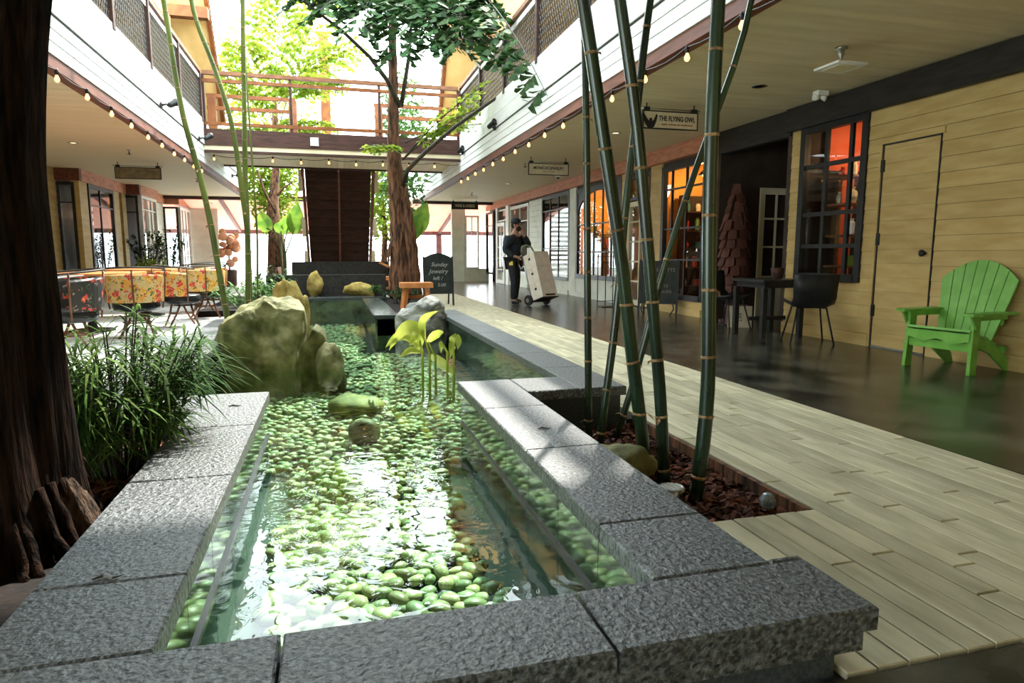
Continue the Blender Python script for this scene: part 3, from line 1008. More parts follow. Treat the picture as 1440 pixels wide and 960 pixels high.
# ---- staircase falling away behind the bridge
st = thing('staircase', 'dark plank staircase descending behind the footbridge', 'stairs', (0.27, 20.5, 0))
NS = 14
ya, za, yb, zb = 18.95, 3.62, 22.4, 0.25
for k in range(NS):
    t0 = k / NS
    t1 = (k + 1) / NS
    y, z = ya + (yb - ya) * t0, za + (zb - za) * t0
    y1, z1 = ya + (yb - ya) * t1, za + (zb - za) * t1
    box_obj('tread', -0.62, y, z - 0.05, 1.17, y1 + 0.03, z, M_dkbrown, st)
    box_obj('riser', -0.62, y1 - 0.02, z1 - 0.03, 1.17, y1 + 0.03, z - 0.035, M_dkbrown, st)
for x in (-0.70, 1.18):
    b = MB()
    b.prism([(ya - 0.08, za - 0.38), (ya - 0.08, za + 0.05), (yb + 0.1, zb + 0.05), (yb + 0.1, zb - 0.25)], x, x + 0.07, 'x')
    b.build('stringer', M_redw, st, world=True)
b = MB()
b.bar((0.28, ya + 0.05, za - 0.32), (0.28, yb, zb - 0.32), 0.05, 0.06)
b.build('center_batten', M_redw, st, world=True)
for x in (-0.78, 1.24):
    for (z0, z1, yy) in ((2.75, 3.3, 19.0), (1.55, 2.1, 20.2), (0.75, 1.15, 21.2)):
        box_obj('side_block', x, yy, z0, x + 0.1, yy + 0.1, z1, M_cream, st)

# ---- far end: pink canopies, posts, louvred fence
for xa, xb, lab in ((-6.5, -0.6, 'dining side'), (2.9, 7.5, 'jewellery shop side')):
    cn = thing('canopy', 'translucent pink sloped canopy at the far end, ' + lab, 'canopy', ((xa + xb) / 2, 26, 0))
    b = MB()
    b.prism([(YE + 0.3, 3.0), (YE + 0.3, 3.05), (29.5, 2.05), (29.5, 2.0)], xa, xb, 'x')
    b.build('canopy_sheet', M_pink, cn, world=True)
    box_obj('eave_beam', xa, 29.3, 1.88, xb, 29.5, 2.05, M_purple, cn)
    box_obj('head_beam', xa, YE + 0.1, 2.85, xb, YE + 0.3, 3.0, M_dkbrown, cn)
    xs = [xa + 0.1, xa + (xb - xa) * 0.5, xb - 0.1] if xa < 0 else [3.35, 4.65, 7.3]
    for x in xs:
        b = MB()
        b.bar((x, YE + 0.3, 2.93), (x, 29.4, 1.98), 0.1, 0.14)
        b.build('rafter', M_purple, cn, world=True)
        if xa > 0:
            box_obj('post', x - 0.12, 29.3, 0, x + 0.12, 29.5, 1.9, M_purple, cn)
fn = thing('louvre_fence', 'white louvred fence of horizontal slats beyond the staircase', 'fence', (2.1, 27, 0))
for k in range(13):
    z = 0.35 + k * 0.2
    box_obj('slat', 1.35, 26.98, z, 2.8, 27.02, z + 0.1, M_white, fn)
for x in (1.35, 2.8):
    box_obj('post', x - 0.04, 27.02, 0, x + 0.04, 27.1, 3.0, M_purple, fn)
tag(box_obj('timber_post', -0.16, 24.2, 0, 0.16, 24.5, 8.5, M_orange), 'tall orange timber post seen beyond the footbridge', 'post')

# ================================================================== SHOP WALLS
XR = 5.95
wr = struct('wall_right', label='cream board siding wall of the shops', cat='wall')


def siding(parent, x, face, y0, y1, z0, z1, m=M_sidy, h=0.155):
    z = math.floor(z0 / h) * h
    while z < z1 - 0.01:
        a, c = max(z, z0), min(z + h, z1)
        if c - a > 0.015:
            lap_board(parent, x, face, y0, y1, a, c, m)
        z += h


def backing(parent, y0, y1, z0, z1):
    box_obj('stud_wall', XR, y0, z0, XR + 0.1, y1, z1, M_dwall, parent)


for y0, y1, z0, z1 in ((-3, 5.40, 0, 2.95), (5.40, 6.14, 2.25, 2.95), (6.14, 6.35, 0, 2.95), (6.35, 7.47, 0, 0.72), (7.47, 7.66, 0, 2.95), (6.35, 7.47, 2.66, 2.95)):
    backing(wr, y0, y1, z0, z1)
    siding(wr, XR, -1, y0, y1, z0, min(z1, 2.66))
box_obj('corner_trim', XR - 0.03, 6.14, 0, XR, 6.17, 2.25, M_sidy, wr)
box_obj('head_trim', XR - 0.03, 5.37, 2.25, XR, 6.17, 2.31, M_sidy, wr)
# baseboards
bb = struct('baseboard_right', label='painted baseboard along the shop wall', cat='baseboard')
for a, c in ((-3, 5.38), (6.16, 7.66)):
    box_obj('board', XR - 0.04, a, 0, XR, c, 0.14, M_sidy, bb)
bm = struct('trim_3', label='near black timber beam above the door and orange window', cat='beam')
box_obj('beam', XR - 0.1, -3, 2.64, XR + 0.1, 7.7, 2.93, M_dkbeam, bm)
bm2 = struct('trim_4', label='salmon timber beam above the far shopfronts', cat='beam')
for k in range(4):
    a = 9.4 + k * 4.1
    box_obj('beam', XR - 0.12, a, 2.69, XR + 0.1, min(a + 4.095, 25.2), 2.94, M_pinkw, bm2)
box_obj('recess_beam', XR - 0.02, 7.7, 2.6, XR + 0.1, 9.4, 2.94, M_dkbeam, bm2)

# door_1: flush board door
d1 = struct('door_1', (XR, 5.77, 0), label='cream flush board door with a round dark knob', cat='door')
z = 0.02
k = 0
while z < 2.22:
    z2 = min(z + 0.155, 2.235)
    box_obj('panel_board', XR - 0.012, 5.42, z, XR + 0.03, 6.12, z2 - 0.002, M_sidy, d1)
    z = z2
for z in (0.35, 1.15, 1.95):
    box_obj('hinge', XR - 0.03, 6.10, z, XR - 0.01, 6.145, z + 0.13, M_black, d1)
b = MB()
b.lathe([(0.012, 0), (0.012, 0.03), (0.032, 0.04), (0.036, 0.06), (0.02, 0.075)], 12, (XR - 0.012, 5.49, 1.06), Euler((0, -PI / 2, 0)).to_matrix())
b.build('knob', M_black, d1, smooth=True, world=True)
b = MB()
b.box(XR - 0.02, 5.405, 0, XR + 0.02, 5.418, 2.25); b.box(XR - 0.02, 6.122, 0, XR + 0.02, 6.135, 2.25); b.box(XR - 0.02, 5.405, 2.237, XR + 0.02, 6.135, 2.25)
b.build('jamb_gap', M_black, d1, world=True)


def storefront(name, label, x, face, y0, y1, z0, z1, fm, ys, zs, fw=0.06, axis='y', cat='window', mw=0.03):
    """framed glazing; axis='y' -> plane of constant x, axis='x' -> plane of constant y (x holds that y)."""
    if axis == 'y':
        base = (x, (y0 + y1) / 2, z0)
    else:
        base = ((y0 + y1) / 2, x, z0)
    t = struct(name, base, label, cat)

    def bx(nm, a0, a1, c0, c1, d0, d1, m):
        e0, e1 = sorted((x + face * d0, x + face * d1))
        if axis == 'y':
            return box_obj(nm, e0, a0, c0, e1, a1, c1, m, t)
        return box_obj(nm, a0, e0, c0, a1, e1, c1, m, t)
    bx('frame_side', y0, y0 + fw, z0, z1, -0.05, 0.04, fm)
    bx('frame_side', y1 - fw, y1, z0, z1, -0.05, 0.04, fm)
    bx('frame_head', y0 + fw, y1 - fw, z1 - fw, z1, -0.05, 0.04, fm)
    bx('frame_sill', y0 + fw, y1 - fw, z0, z0 + fw, -0.05, 0.05, fm)
    yy = [y0 + fw] + list(ys) + [y1 - fw]
    zz = [z0 + fw] + list(zs) + [z1 - fw]
    for a in ys:
        bx('mullion', a - mw / 2, a + mw / 2, z0 + fw, z1 - fw, -0.02, 0.02, fm)
    for a in zs:
        bx('transom_bar', y0 + fw, y1 - fw, a - mw / 2, a + mw / 2, -0.021, 0.021, fm)
    for a, c in zip(yy[:-1], yy[1:]):
        for e, g in zip(zz[:-1], zz[1:]):
            bx('pane', a, c, e, g, -0.004, 0.002, M_glass)
    return t


storefront('window_1', 'tall dark framed shop window glowing red and orange', XR, -1, 6.35, 7.47, 0.72, 2.66, M_black, [6.62, 7.02], [2.15, 1.55, 1.15], fw=0.09, mw=0.05)

# recessed entry
rc = struct('wall_recess', label='dark recessed shop entry behind the shingle tree', cat='wall')
box_obj('recess_side', XR, 7.66, 0, 7.3, 7.76, 2.95, M_dwall, rc)
box_obj('recess_side', XR, 9.35, 0, 7.3, 9.45, 2.95, M_dwall, rc)
box_obj('post_board', XR - 0.05, 9.42, 0, XR + 0.05, 9.6, 2.7, M_sidy, rc)
box_obj('recess_back', 7.3, 7.7, 0, 7.4, 8.3, 2.95, M_dwall, rc)
storefront('door_3', 'dark glazed entry door at the back of the recess', 7.3, -1, 8.3, 9.25, 0.0, 2.5, M_black, [8.8], [2.0, 0.9], fw=0.09, cat='door')
d = struct('door_4', (7.0, 9.3, 0), 'cream glazed door leaf standing open in the recess', 'door')
b = MB()
b.box(6.66, 9.28, 0.02, 6.74, 9.32, 2.1); b.box(7.18, 9.28, 0.02, 7.26, 9.32, 2.1); b.box(6.74, 9.28, 2.0, 7.18, 9.32, 2.1); b.box(6.74, 9.28, 0.02, 7.18, 9.32, 0.7)
b.build('door_frame', M_cream, d, world=True)
for zz in (1.15, 1.6):
    box_obj('glazing_bar', 6.74, 9.285, zz, 7.18, 9.315, zz + 0.03, M_cream, d)
box_obj('glazing_bar', 6.95, 9.287, 0.7, 6.98, 9.313, 2.0, M_cream, d)
box_obj('pane', 6.74, 9.297, 0.7, 7.18, 9.303, 2.0, M_glass, d)

storefront('window_2', 'shop window with warm orange light behind the chalkboard', XR, -1, 9.7, 11.2, 0.25, 2.62, M_black, [10.35, 10.85], [2.2, 1.5, 0.95], fw=0.09)
for i, (a, c) in enumerate(((9.6, 9.7), (11.2, 11.65), (12.7, 12.95), (15.62, 16.1))):
    box_obj('pilaster', XR - 0.03, a, 0, XR + 0.08, c, 2.7, M_sidy if i < 3 else M_sidg, wr)
for a, c, e in ((9.7, 11.2, 0.25), (12.95, 15.62, 0.46), (16.1, 18.4, 0.36), (19.75, 23.4, 0.4)):
    box_obj('stall_riser', XR - 0.02, a, 0, XR + 0.08, c, e, M_sidg if a > 12 else M_sidy, wr)
    box_obj('plinth', XR - 0.06, a, 0, XR, c, 0.12, M_sidg if a > 12 else M_sidy, wr)
for a, c, e in ((9.7, 11.2, 2.62), (11.65, 12.7, 2.55), (12.95, 15.62, 2.62), (16.1, 18.4, 2.66), (18.4, 25, 2.66)):
    box_obj('header', XR, a, e, XR + 0.08, c, 2.95, M_dwall, wr)
# door_2: glazed door with cream bars and transom
storefront('door_2', 'cream glazed shop door with ten small panes', XR + 0.03, -1, 11.65, 12.7, 0.02, 2.1, M_cream, [12.17], [0.5, 0.9, 1.3, 1.7], fw=0.1, cat='door')
storefront('window_6', 'dark transom window above the cream glazed door', XR, -1, 11.65, 12.7, 2.12, 2.6, M_black, [], [], fw=0.05)
# window_3 with arched head
w3 = storefront('window_3', 'wide arched shop window full of orange light', XR, -1, 12.95, 15.62, 0.46, 2.62, M_black, [13.5, 14.0, 14.5, 15.0], [1.1, 1.75], fw=0.1)
for sgn in (1, -1):
    cy, ry = 14.285, 1.23
    pts = []
    for q in range(9):
        t = PI / 2 * q / 8
        pts.append((cy + sgn * ry * math.cos(t), 2.0 + 0.5 * math.sin(t)))
    pts += [(cy, 2.53), (cy + sgn * ry, 2.53)]
    b = MB()
    b.prism(pts, XR - 0.025, XR + 0.02, 'x')
    b.build('arch_spandrel', M_black, w3, world=True)
storefront('window_4', 'white framed shop window with added slats imitating a reflection', XR, -1, 16.1, 18.4, 0.36, 2.66, M_black, [17.0, 17.7], [2.25, 1.2], fw=0.08)
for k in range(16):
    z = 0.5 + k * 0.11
    box_obj('window_slat', XR + 0.14, 16.25, z, XR + 0.2, 18.25, z + 0.06, M_white, wr)  # added white slats imitate the outdoors mirrored in the glass
siding(wr, XR, -1, 18.4, 19.75, 0, 2.66, M_sidg)
storefront('window_5', 'tall shop window with white frame behind the man', XR, -1, 19.75, 21.9, 0.4, 2.62, M_white, [20.8], [2.1], fw=0.09)
storefront('door_5', 'white glazed shop door with ten small panes beyond the man', XR - 0.1, -1, 22.3, 23.4, 0.02, 2.15, M_white, [22.85], [0.5, 0.9, 1.3, 1.7], fw=0.12, cat='door')
storefront('window_7', 'dark transom above the white glazed door', XR, -1, 22.2, 23.5, 2.2, 2.62, M_white, [], [], fw=0.05)
box_obj('pilaster', XR - 0.1, 21.9, 0, XR + 0.08, 22.25, 2.7, M_white, wr)
box_obj('pilaster', XR - 0.1, 23.45, 0, XR + 0.08, 23.7, 2.7, M_white, wr)
# far return wall with pale green siding and its windows
we = struct('wall_end', label='pale green siding return wall at the far end of the walkway', cat='wall')
for k in range(18):
    z = k * 0.16
    b = MB()
    b.prism([(24.96, z), (24.94, z), (24.955, z + 0.16), (24.96, z + 0.16)], 4.45, 4.9, 'x')
    b.build('board', M_sidg, we)
box_obj('stud_wall', 4.45, 24.96, 0, 4.9, 25.1, 2.95, M_sidg, we)
box_obj('corner_board', 4.88, 24.9, 0, 4.96, 24.97, 2.9, M_sidg, we)
storefront('window_8', 'far display window facing along the walkway', 24.96, -1, 4.96, 5.5, 0.5, 2.5, M_white, [5.23], [1.9], fw=0.06, axis='x')
storefront('window_9', 'dark narrow display window beside the white door', XR - 0.15, -1, 23.7, 24.9, 0.3, 2.6, M_black, [], [2.1], fw=0.07)
box_obj('riser', 4.96, 24.95, 0, 5.9, 25.05, 0.5, M_sidg, we)

# ---- shop interiors (rooms behind the glass)
rm = struct('shop_interior', label='interior walls of the shops behind the glass', cat='wall')
box_obj('back_wall', 8.6, 6.0, 0, 8.7, 25.2, 2.95, M_dwall, rm)
for y, m in ((6.2, M_dwall), (7.62, M_dwall), (9.5, M_owall), (11.55, M_owall), (12.8, M_owall), (16.0, M_owall), (18.6, M_dwall), (25.1, M_dwall)):
    box_obj('partition', XR + 0.12, y, 0, 8.6, y + 0.06, 2.95, m, rm)
box_obj('shop_back', 7.4, 9.56, 0, 7.45, 11.5, 2.95, M_owall, rm)
box_obj('shop_back', 7.8, 12.86, 0, 7.85, 15.98, 2.95, M_owall, rm)
box_obj('painted_panel', 6.66, 7.55, 0.0, 6.86, 7.61, 2.95, M_rwall, rm)
box_obj('painted_panel', 6.4, 7.5, 2.15, 7.3, 7.6, 2.95, M_rwall, rm)


def lamp(name, label, loc, energy, color=(1.0, 0.62, 0.28), r=0.06):
    t = thing(name, label, 'lamp', loc)
    b = MB(); b.cyl((0, 0, 0.02), (0, 0, 2.94 - loc[2]), 0.006, n=6); b.build('cord', M_black, t)
    b = MB(); b.lathe([(0.02, 0.06), (0.05, 0.04), (0.11, -0.03), (0.105, -0.03), (0.045, 0.035)], 14); b.build('shade', M_black, t, smooth=True)
    b = MB(); b.ball((0, 0, -0.02), 0.035, 8, 6); b.build('bulb', M_bulb, t, smooth=True)
    ld = bpy.data.lights.new('pendant_light', 'POINT')
    ld.energy = energy
    ld.color = color
    ld.shadow_soft_size = r
    lo = bpy.data.objects.new('pendant_light', ld)
    COL.objects.link(lo)
    lo.parent = t
    lo.location = (0, 0, -0.09)
    return t


lamp('pendant_lamp', 'small pendant lamp inside the red and orange window', (6.75, 6.75, 2.5), 30, (1.0, 0.6, 0.3))
lamp('pendant_lamp', 'pendant lamp in the shop behind the chalkboard', (6.6, 10.9, 2.5), 40, (1.0, 0.6, 0.22))
lamp('pendant_lamp', 'pendant lamp in the arched window shop beside the glazed door', (6.8, 13.6, 2.5), 55, (1.0, 0.58, 0.2))
lamp('pendant_lamp', 'pendant lamp deeper in the arched window shop', (6.9, 15.0, 2.5), 55, (1.0, 0.58, 0.2))

gc = [mat('goods_red', (0.42, 0.05, 0.03), rough=0.4), mat('goods_cream', (0.6, 0.5, 0.34), rough=0.4), mat('goods_teal', (0.05, 0.16, 0.16), rough=0.3),
      mat('goods_brown', (0.16, 0.07, 0.03), rough=0.5), mat('goods_green', (0.16, 0.26, 0.05), rough=0.4), mat('goods_white', (0.7, 0.7, 0.68), rough=0.3)]
gname = ['red', 'cream', 'teal', 'brown', 'green', 'white']


def goods_shelf(label, x, y0, y1, zs, seed, where, back=None, across=False):
    r = random.Random(seed)
    if across:
        # shelf unit standing across the shop: x holds its y, y0..y1 its x range
        t = thing('display_shelf', label, 'shelf', ((y0 + y1) / 2, x, 0))
        for z in zs:
            box_obj('shelf_board', y0, x, z - 0.025, y1, x + 0.22, z, M_dkbrown, t)
        for xx in (y0, y1 - 0.03):
            box_obj('upright', xx, x, 0, xx + 0.03, x + 0.22, zs[-1] + 0.3, M_dkbrown, t)
        if back is not None:
            box_obj('back_panel', y0, x + 0.2, 0, y1, x + 0.22, zs[-1] + 0.3, back, t)
    else:
        t = thing('display_shelf', label, 'shelf', (x, (y0 + y1) / 2, 0))
    for z in zs if not across else ():
        box_obj('shelf_board', x, y0, z - 0.025, x + 0.3, y1, z, M_warm, t)
    for y in (y0, y1 - 0.03) if not across else ():
        box_obj('upright', x + 0.26, y, 0, x + 0.3, y + 0.03, zs[-1], M_warm, t)
    for i, z in enumerate(zs):
        y = y0 + 0.1
        while y < y1 - 0.12:
            ci = r.randrange(6)
            b = MB()
            h = r.uniform(0.1, 0.26)
            rr = r.uniform(0.035, 0.075)
            kind = r.choice(('vase', 'jar', 'gift_box'))
            if kind == 'vase':
                b.lathe([(rr * 0.6, 0), (rr, h * 0.4), (rr * 0.8, h * 0.7), (rr * 0.35, h * 0.85), (rr * 0.5, h)], 10)
            elif kind == 'jar':
                b.lathe([(rr * 0.9, 0), (rr, 0.02), (rr, h * 0.75), (rr * 0.7, h * 0.85), (rr * 0.75, h)], 10)
            else:
                b.box(-rr, -rr, 0, rr, rr, h * 0.8)
                b.box(-rr * 1.05, -rr * 1.05, h * 0.8, rr * 1.05, rr * 1.05, h * 0.95)
            o = b.build(kind, gc[ci], None, smooth=False)
            o.location = (y, x + 0.1, z) if across else (x + 0.13, y, z)
            tag(o, '%s %s on a shelf %s' % (gname[ci], kind.replace('_', ' '), where), kind.replace('_', ' '), 'goods on shelves ' + where)
            y += r.uniform(0.16, 0.34)


goods_shelf('wooden display shelf in the red and orange window', 6.35, 7.05, 7.55, (0.9, 1.3, 1.7, 2.05), 5, 'in the red and orange window')
goods_shelf('wooden display shelf behind the chalkboard', 6.7, 9.65, 10.35, (0.7, 1.1, 1.5, 1.9), 6, 'in the shop behind the chalkboard')
goods_shelf('long wooden display shelf in the arched window', 6.9, 13.0, 15.6, (0.65, 1.05, 1.45, 1.85), 7, 'in the arched window')

goods_shelf('dark shelf unit across the shop behind the chalkboard', 11.24, 6.42, 7.3, (0.45, 0.8, 1.15, 1.5, 1.85), 8, 'of the dark unit behind the chalkboard', M_dwall, True)
goods_shelf('open shelf unit across the arched window shop', 15.72, 6.5, 7.7, (0.5, 0.85, 1.2, 1.55), 9, 'of the open unit in the arched window', None, True)

# ---- left shopfronts, stepped bays
wl = struct('wall_left', label='stepped cream shopfront wall behind the dining terrace', cat='wall')
box_obj('stud_wall', -6.0, 4, 0, -5.85, 17.05, 2.95, M_sidy, wl)
siding(wl, -5.85, 1, 4, 17.05, 0, 2.94)
box_obj('stud_wall', -6.0, 17.1, 0, -5.9, 26.5, 2.95, M_dwall, wl)
box_obj('pier', -5.55, 17.1, 0, -5.4, 17.6, 2.7, M_sidy, wl)
storefront('window_10', 'dark bay window facing along the terrace, first bay', 17.12, -1, -5.85, -5.5, 0.2, 2.65, M_black, [], [2.2], fw=0.06, axis='x')
storefront('window_11', 'terrace window with white shutters beside the cream pier', -5.42, 1, 17.65, 19.5, 0.3, 2.68, M_black, [18.5], [2.2], fw=0.09)
box_obj('pier', -5.55, 19.5, 0, -5.4, 20.0, 2.7, M_sidy, wl)
box_obj('pier', -5.55, 20.25, 0, -5.4, 20.6, 2.7, M_sidy, wl)
storefront('window_12', 'dark bay window facing along the terrace, second bay', 20.62, -1, -5.5, -5.1, 0.2, 2.65, M_black, [], [2.2], fw=0.06, axis='x')
storefront('window_13', 'terrace window with three tall panes in the second bay', -5.08, 1, 20.75, 22.4, 0.3, 2.68, M_white, [21.3, 21.85], [2.3], fw=0.08)
siding(wl, -5.3, 1, 22.4, 24.3, 0, 2.7, M_sidg)
box_obj('stud_wall', -5.4, 22.4, 0, -5.3, 24.3, 2.95, M_sidg, wl)
storefront('window_14', 'dark bay window facing along the terrace, third bay', 24.32, -1, -5.3, -4.85, 0.2, 2.6, M_black, [], [], fw=0.06, axis='x')
storefront('window_15', 'far terrace window with small panes', -4.83, 1, 24.4, 26.0, 0.3, 2.6, M_white, [24.9, 25.4], [1.0, 1.7], fw=0.08)
for k in range(18):
    b = MB(); z = k * 0.16
    b.prism([(26.06, z), (26.04, z), (26.055, z + 0.16), (26.06, z + 0.16)], -4.85, -3.9, 'x')
    b.build('board', M_sidg, wl)
box_obj('stud_wall', -4.85, 26.06, 0, -3.9, 26.2, 2.9, M_sidg, wl)
lb = struct('trim_5', label='stepped salmon timber beam above the terrace windows', cat='beam')
for x0, y0, x1, y1, m in ((-5.95, 17.0, -5.35, 17.15, M_redw), (-5.6, 17.15, -5.35, 20.5, M_pinkw), (-5.6, 20.5, -5.02, 20.68, M_redw), (-5.3, 20.68, -5.02, 22.5, M_pinkw), (-5.45, 22.5, -5.2, 24.2, M_pinkw), (-5.4, 24.2, -4.78, 24.4, M_pinkw), (-5.0, 24.4, -4.78, 26.1, M_pinkw)):
    box_obj('beam', x0, y0, 2.68, x1, y1, 2.945, m, lb)
lamp('pendant_lamp', 'pendant lamp behind the terrace window with white shutters', (-5.7, 18.6, 2.1), 6)
for k in range(8):
    z = 0.9 + k * 0.17
    box_obj('window_slat', -5.62, 17.8, z, -5.58, 18.45, z + 0.09, M_white, wl)

# ---- hanging signs
def sign(label, x0, x1, y, z0, z1, face, lines, owl=False):
    cx = (x0 + x1) / 2
    t = thing('hanging_sign', label, 'sign', (cx, y, z0))
    w, h = x1 - x0, z1 - z0
    b = MB(); b.box(-w / 2 + 0.012, -0.012, 0.012, w / 2 - 0.012, 0.012, h - 0.012); b.build('sign_board', face, t)
    b = MB()
    b.box(-w / 2, -0.018, 0, w / 2, 0.018, 0.014); b.box(-w / 2, -0.018, h - 0.014, w / 2, 0.018, h)
    b.box(-w / 2, -0.018, 0.014, -w / 2 + 0.014, 0.018, h - 0.014); b.box(w / 2 - 0.014, -0.018, 0.014, w / 2, 0.018, h - 0.014)
    b.build('frame', M_black, t)
    b = MB(); b.cyl((-w / 2 - 0.03, 0, h + 0.025), (w / 2 + 0.03, 0, h + 0.025), 0.01, n=8); b.build('hanging_rod', M_steel, t, smooth=True)
    for sx in (-1, 1):
        b = MB()
        b.box(sx * w * 0.43 - 0.04, -0.02, h, sx * w * 0.43 + 0.04, 0.02, h + 0.04)
        b.box(sx * w * 0.43 - 0.006, -0.006, h + 0.04, sx * w * 0.43 + 0.006, 0.006, 2.945 - z0)
        b.build('bracket', M_black, t)
    for txt, sz, lx, lz, m, sxx in lines:
        text_part('lettering', txt, sz, m, t, (lx, -0.0145, lz), (PI / 2, 0, 0), ext=0.0015, sx=sxx, bold=0.0018 if sz > 0.05 else 0.0)
    if owl:
        b = MB()
        cx, cz = -w * 0.36, h * 0.42
        pts = [(0, -0.09), (0.05, -0.07), (0.075, -0.01), (0.095, 0.07), (0.075, 0.09), (0.045, 0.02), (0.02, 0.0), (0.02, 0.035), (-0.02, 0.035), (-0.02, 0.0), (-0.05, 0.03), (-0.10, 0.10), (-0.12, 0.07), (-0.08, -0.03), (-0.045, -0.075)]
        b.prism([(cx + p[0], cz + p[1]) for p in pts], -0.016, -0.012, 'y')
        b.build('owl_emblem', M_ink, t)
    return t


sign('framed hanging sign with owl emblem reading THE FLYING OWL', 3.86, 4.64, 7.87, 2.63, 2.855, M_signb,
     [('THE FLYING OWL', 0.088, 0.09, 0.13, M_ink, 0.72), ('originals  workshops  arts  and alternatives', 0.03, 0.09, 0.062, M_inkr, 0.85)], True)
sign("framed hanging sign reading MONICA'S JEWELRY", 3.80, 4.64, 12.7, 2.60, 2.83, M_signb,
     [("MONICA'S JEWELRY", 0.075, 0.0, 0.135, M_ink, 0.95), ('custom - design', 0.04, 0.0, 0.075, M_signd, 1.0)])
sign('dark hanging sign reading WINE & CHEESE at the far end', 4.1, 5.05, 23.0, 2.60, 2.84, M_slate,
     [('WINE & CHEESE', 0.13, 0.0, 0.12, M_signb, 0.75)])
sign('weathered unlit hanging sign over the dining terrace', -4.25, -3.38, 15.6, 2.60, 2.84, M_signd,
     [])

# ---- string lights
def string_light(label, pts, anchor_dz=0.05):
    t = thing('string_light', label, 'string lights', pts[0])
    o = V(pts[0])
    cp = []
    for a, c in zip(pts[:-1], pts[1:]):
        a, c = V(a), V(c)
        for q in range(4):
            f = q / 4
            p = a.lerp(c, f)
            p.z += anchor_dz - 0.035 * math.sin(PI * f)
            cp.append(p - o)
    cp.append(V(pts[-1]) + V((0, 0, anchor_dz)) - o)
    b = MB(); b.tube(cp, 0.006, 5); b.build('cable', M_black, t, smooth=True)
    sock = MB(); sock.lathe([(0.012, 0.06), (0.017, 0.05), (0.018, 0.005), (0.012, 0.0)], 8)
    bulb = MB(); bulb.lathe([(0.010, 0.0), (0.014, -0.012), (0.024, -0.036), (0.025, -0.047), (0.018, -0.063), (0.004, -0.071)], 10)
    s0 = b0 = None
    for p in pts:
        l = V(p) - o
        if s0 is None:
            s0 = sock.build('socket', M_black, t, smooth=True); s0.location = l
            b0 = bulb.build('bulb', M_bulb, s0, smooth=True)
        else:
            s1 = inst(s0, t, l)
            inst(b0, s1)
    return t


string_light('string of warm bulbs under the balcony edge on the jewellery shop side', [(3.06, 3.0 + 0.8 * k, 2.80 - 0.012 * (k % 2)) for k in range(17)])
string_light('string of warm bulbs under the balcony edge above the dining chairs', [(-2.56, 5.2 + 0.85 * k, 2.82 - 0.012 * (k % 2)) for k in range(13)])
string_light('string of warm bulbs under the footbridge', [(-2.45 + 0.62 * k, 16.35, 3.2 - 0.02 * (k % 2)) for k in range(10)])

# ---- spot lamps on the fascias
def floodlight(label, loc, face, rotz):
    t = thing('floodlight', label, 'spotlight', loc)
    b = MB(); b.cyl((0, 0, 0), (face * 0.03, 0, 0), 0.05, n=12); b.build('wall_plate', M_black, t, smooth=False)
    b = MB(); b.tube([(face * 0.03, 0, 0), (face * 0.09, 0, 0.02), (face * 0.12, 0, -0.01)], 0.016, 8); b.build('arm', M_black, t, smooth=True)
    r = Euler((math.radians(62), 0, rotz)).to_matrix()
    b = MB(); b.lathe([(0.035, 0.0), (0.045, 0.02), (0.05, 0.14), (0.062, 0.17), (0.062, 0.2), (0.05, 0.195)], 14, (face * 0.13, 0, 0.0), r); b.build('lamp_head', M_black, t, smooth=True)
    return t


floodlight('black spotlight on the jewellery shop side fascia, clear of the footbridge', (3.07, 12.45, 3.41), -1, 0.6)
floodlight('black spotlight on the jewellery shop side fascia next to the footbridge', (3.07, 15.55, 3.40), -1, 0.6)
floodlight('black spotlight on the dining side fascia, clear of the footbridge', (-2.57, 12.1, 3.43), 1, 2.6)
floodlight('black spotlight on the dining side fascia next to the footbridge', (-2.57, 15.3, 3.43), 1, 2.6)
floodlight('black spotlight beyond the footbridge on the dining side', (-2.57, 20.0, 3.2), 1, 2.6)

# ---- ceiling fittings
def downlight(label, loc, lit):
    t = thing('downlight', label, 'ceiling light', loc)
    b = MB(); b.lathe([(0.085, 0.0), (0.09, -0.008), (0.075, -0.012), (0.062, -0.004)], 18); b.build('trim_ring', M_steel, t, smooth=True)
    b = MB(); b.lathe([(0.06, -0.001), (0.05, -0.004)], 16); b.build('lens', M_lens if lit else M_blackg, t)
    if lit:
        ld = bpy.data.lights.new('downlight_beam', 'SPOT')
        ld.energy = lit
        ld.color = (1.0, 0.74, 0.42)
        ld.spot_size = math.radians(130)
        ld.spot_blend = 0.8
        ld.shadow_soft_size = 0.06
        lo = bpy.data.objects.new('downlight_beam', ld)
        COL.objects.link(lo)
        lo.parent = t
        lo.location = (0, 0, -0.03)


downlight('unlit recessed downlight between the owl sign and the hanging diffuser', (4.76, 6.77, 2.945), 0)
downlight('lit recessed downlight beside the owl sign', (4.4, 9.9, 2.945), 45)
downlight('lit recessed downlight beyond the jewelry sign', (4.7, 17.6, 2.945), 45)
downlight('lit recessed downlight near the far dark sign', (4.6, 21.5, 2.945), 30)
downlight('recessed downlight over the dining terrace', (-4.2, 13.2, 2.945), 8)

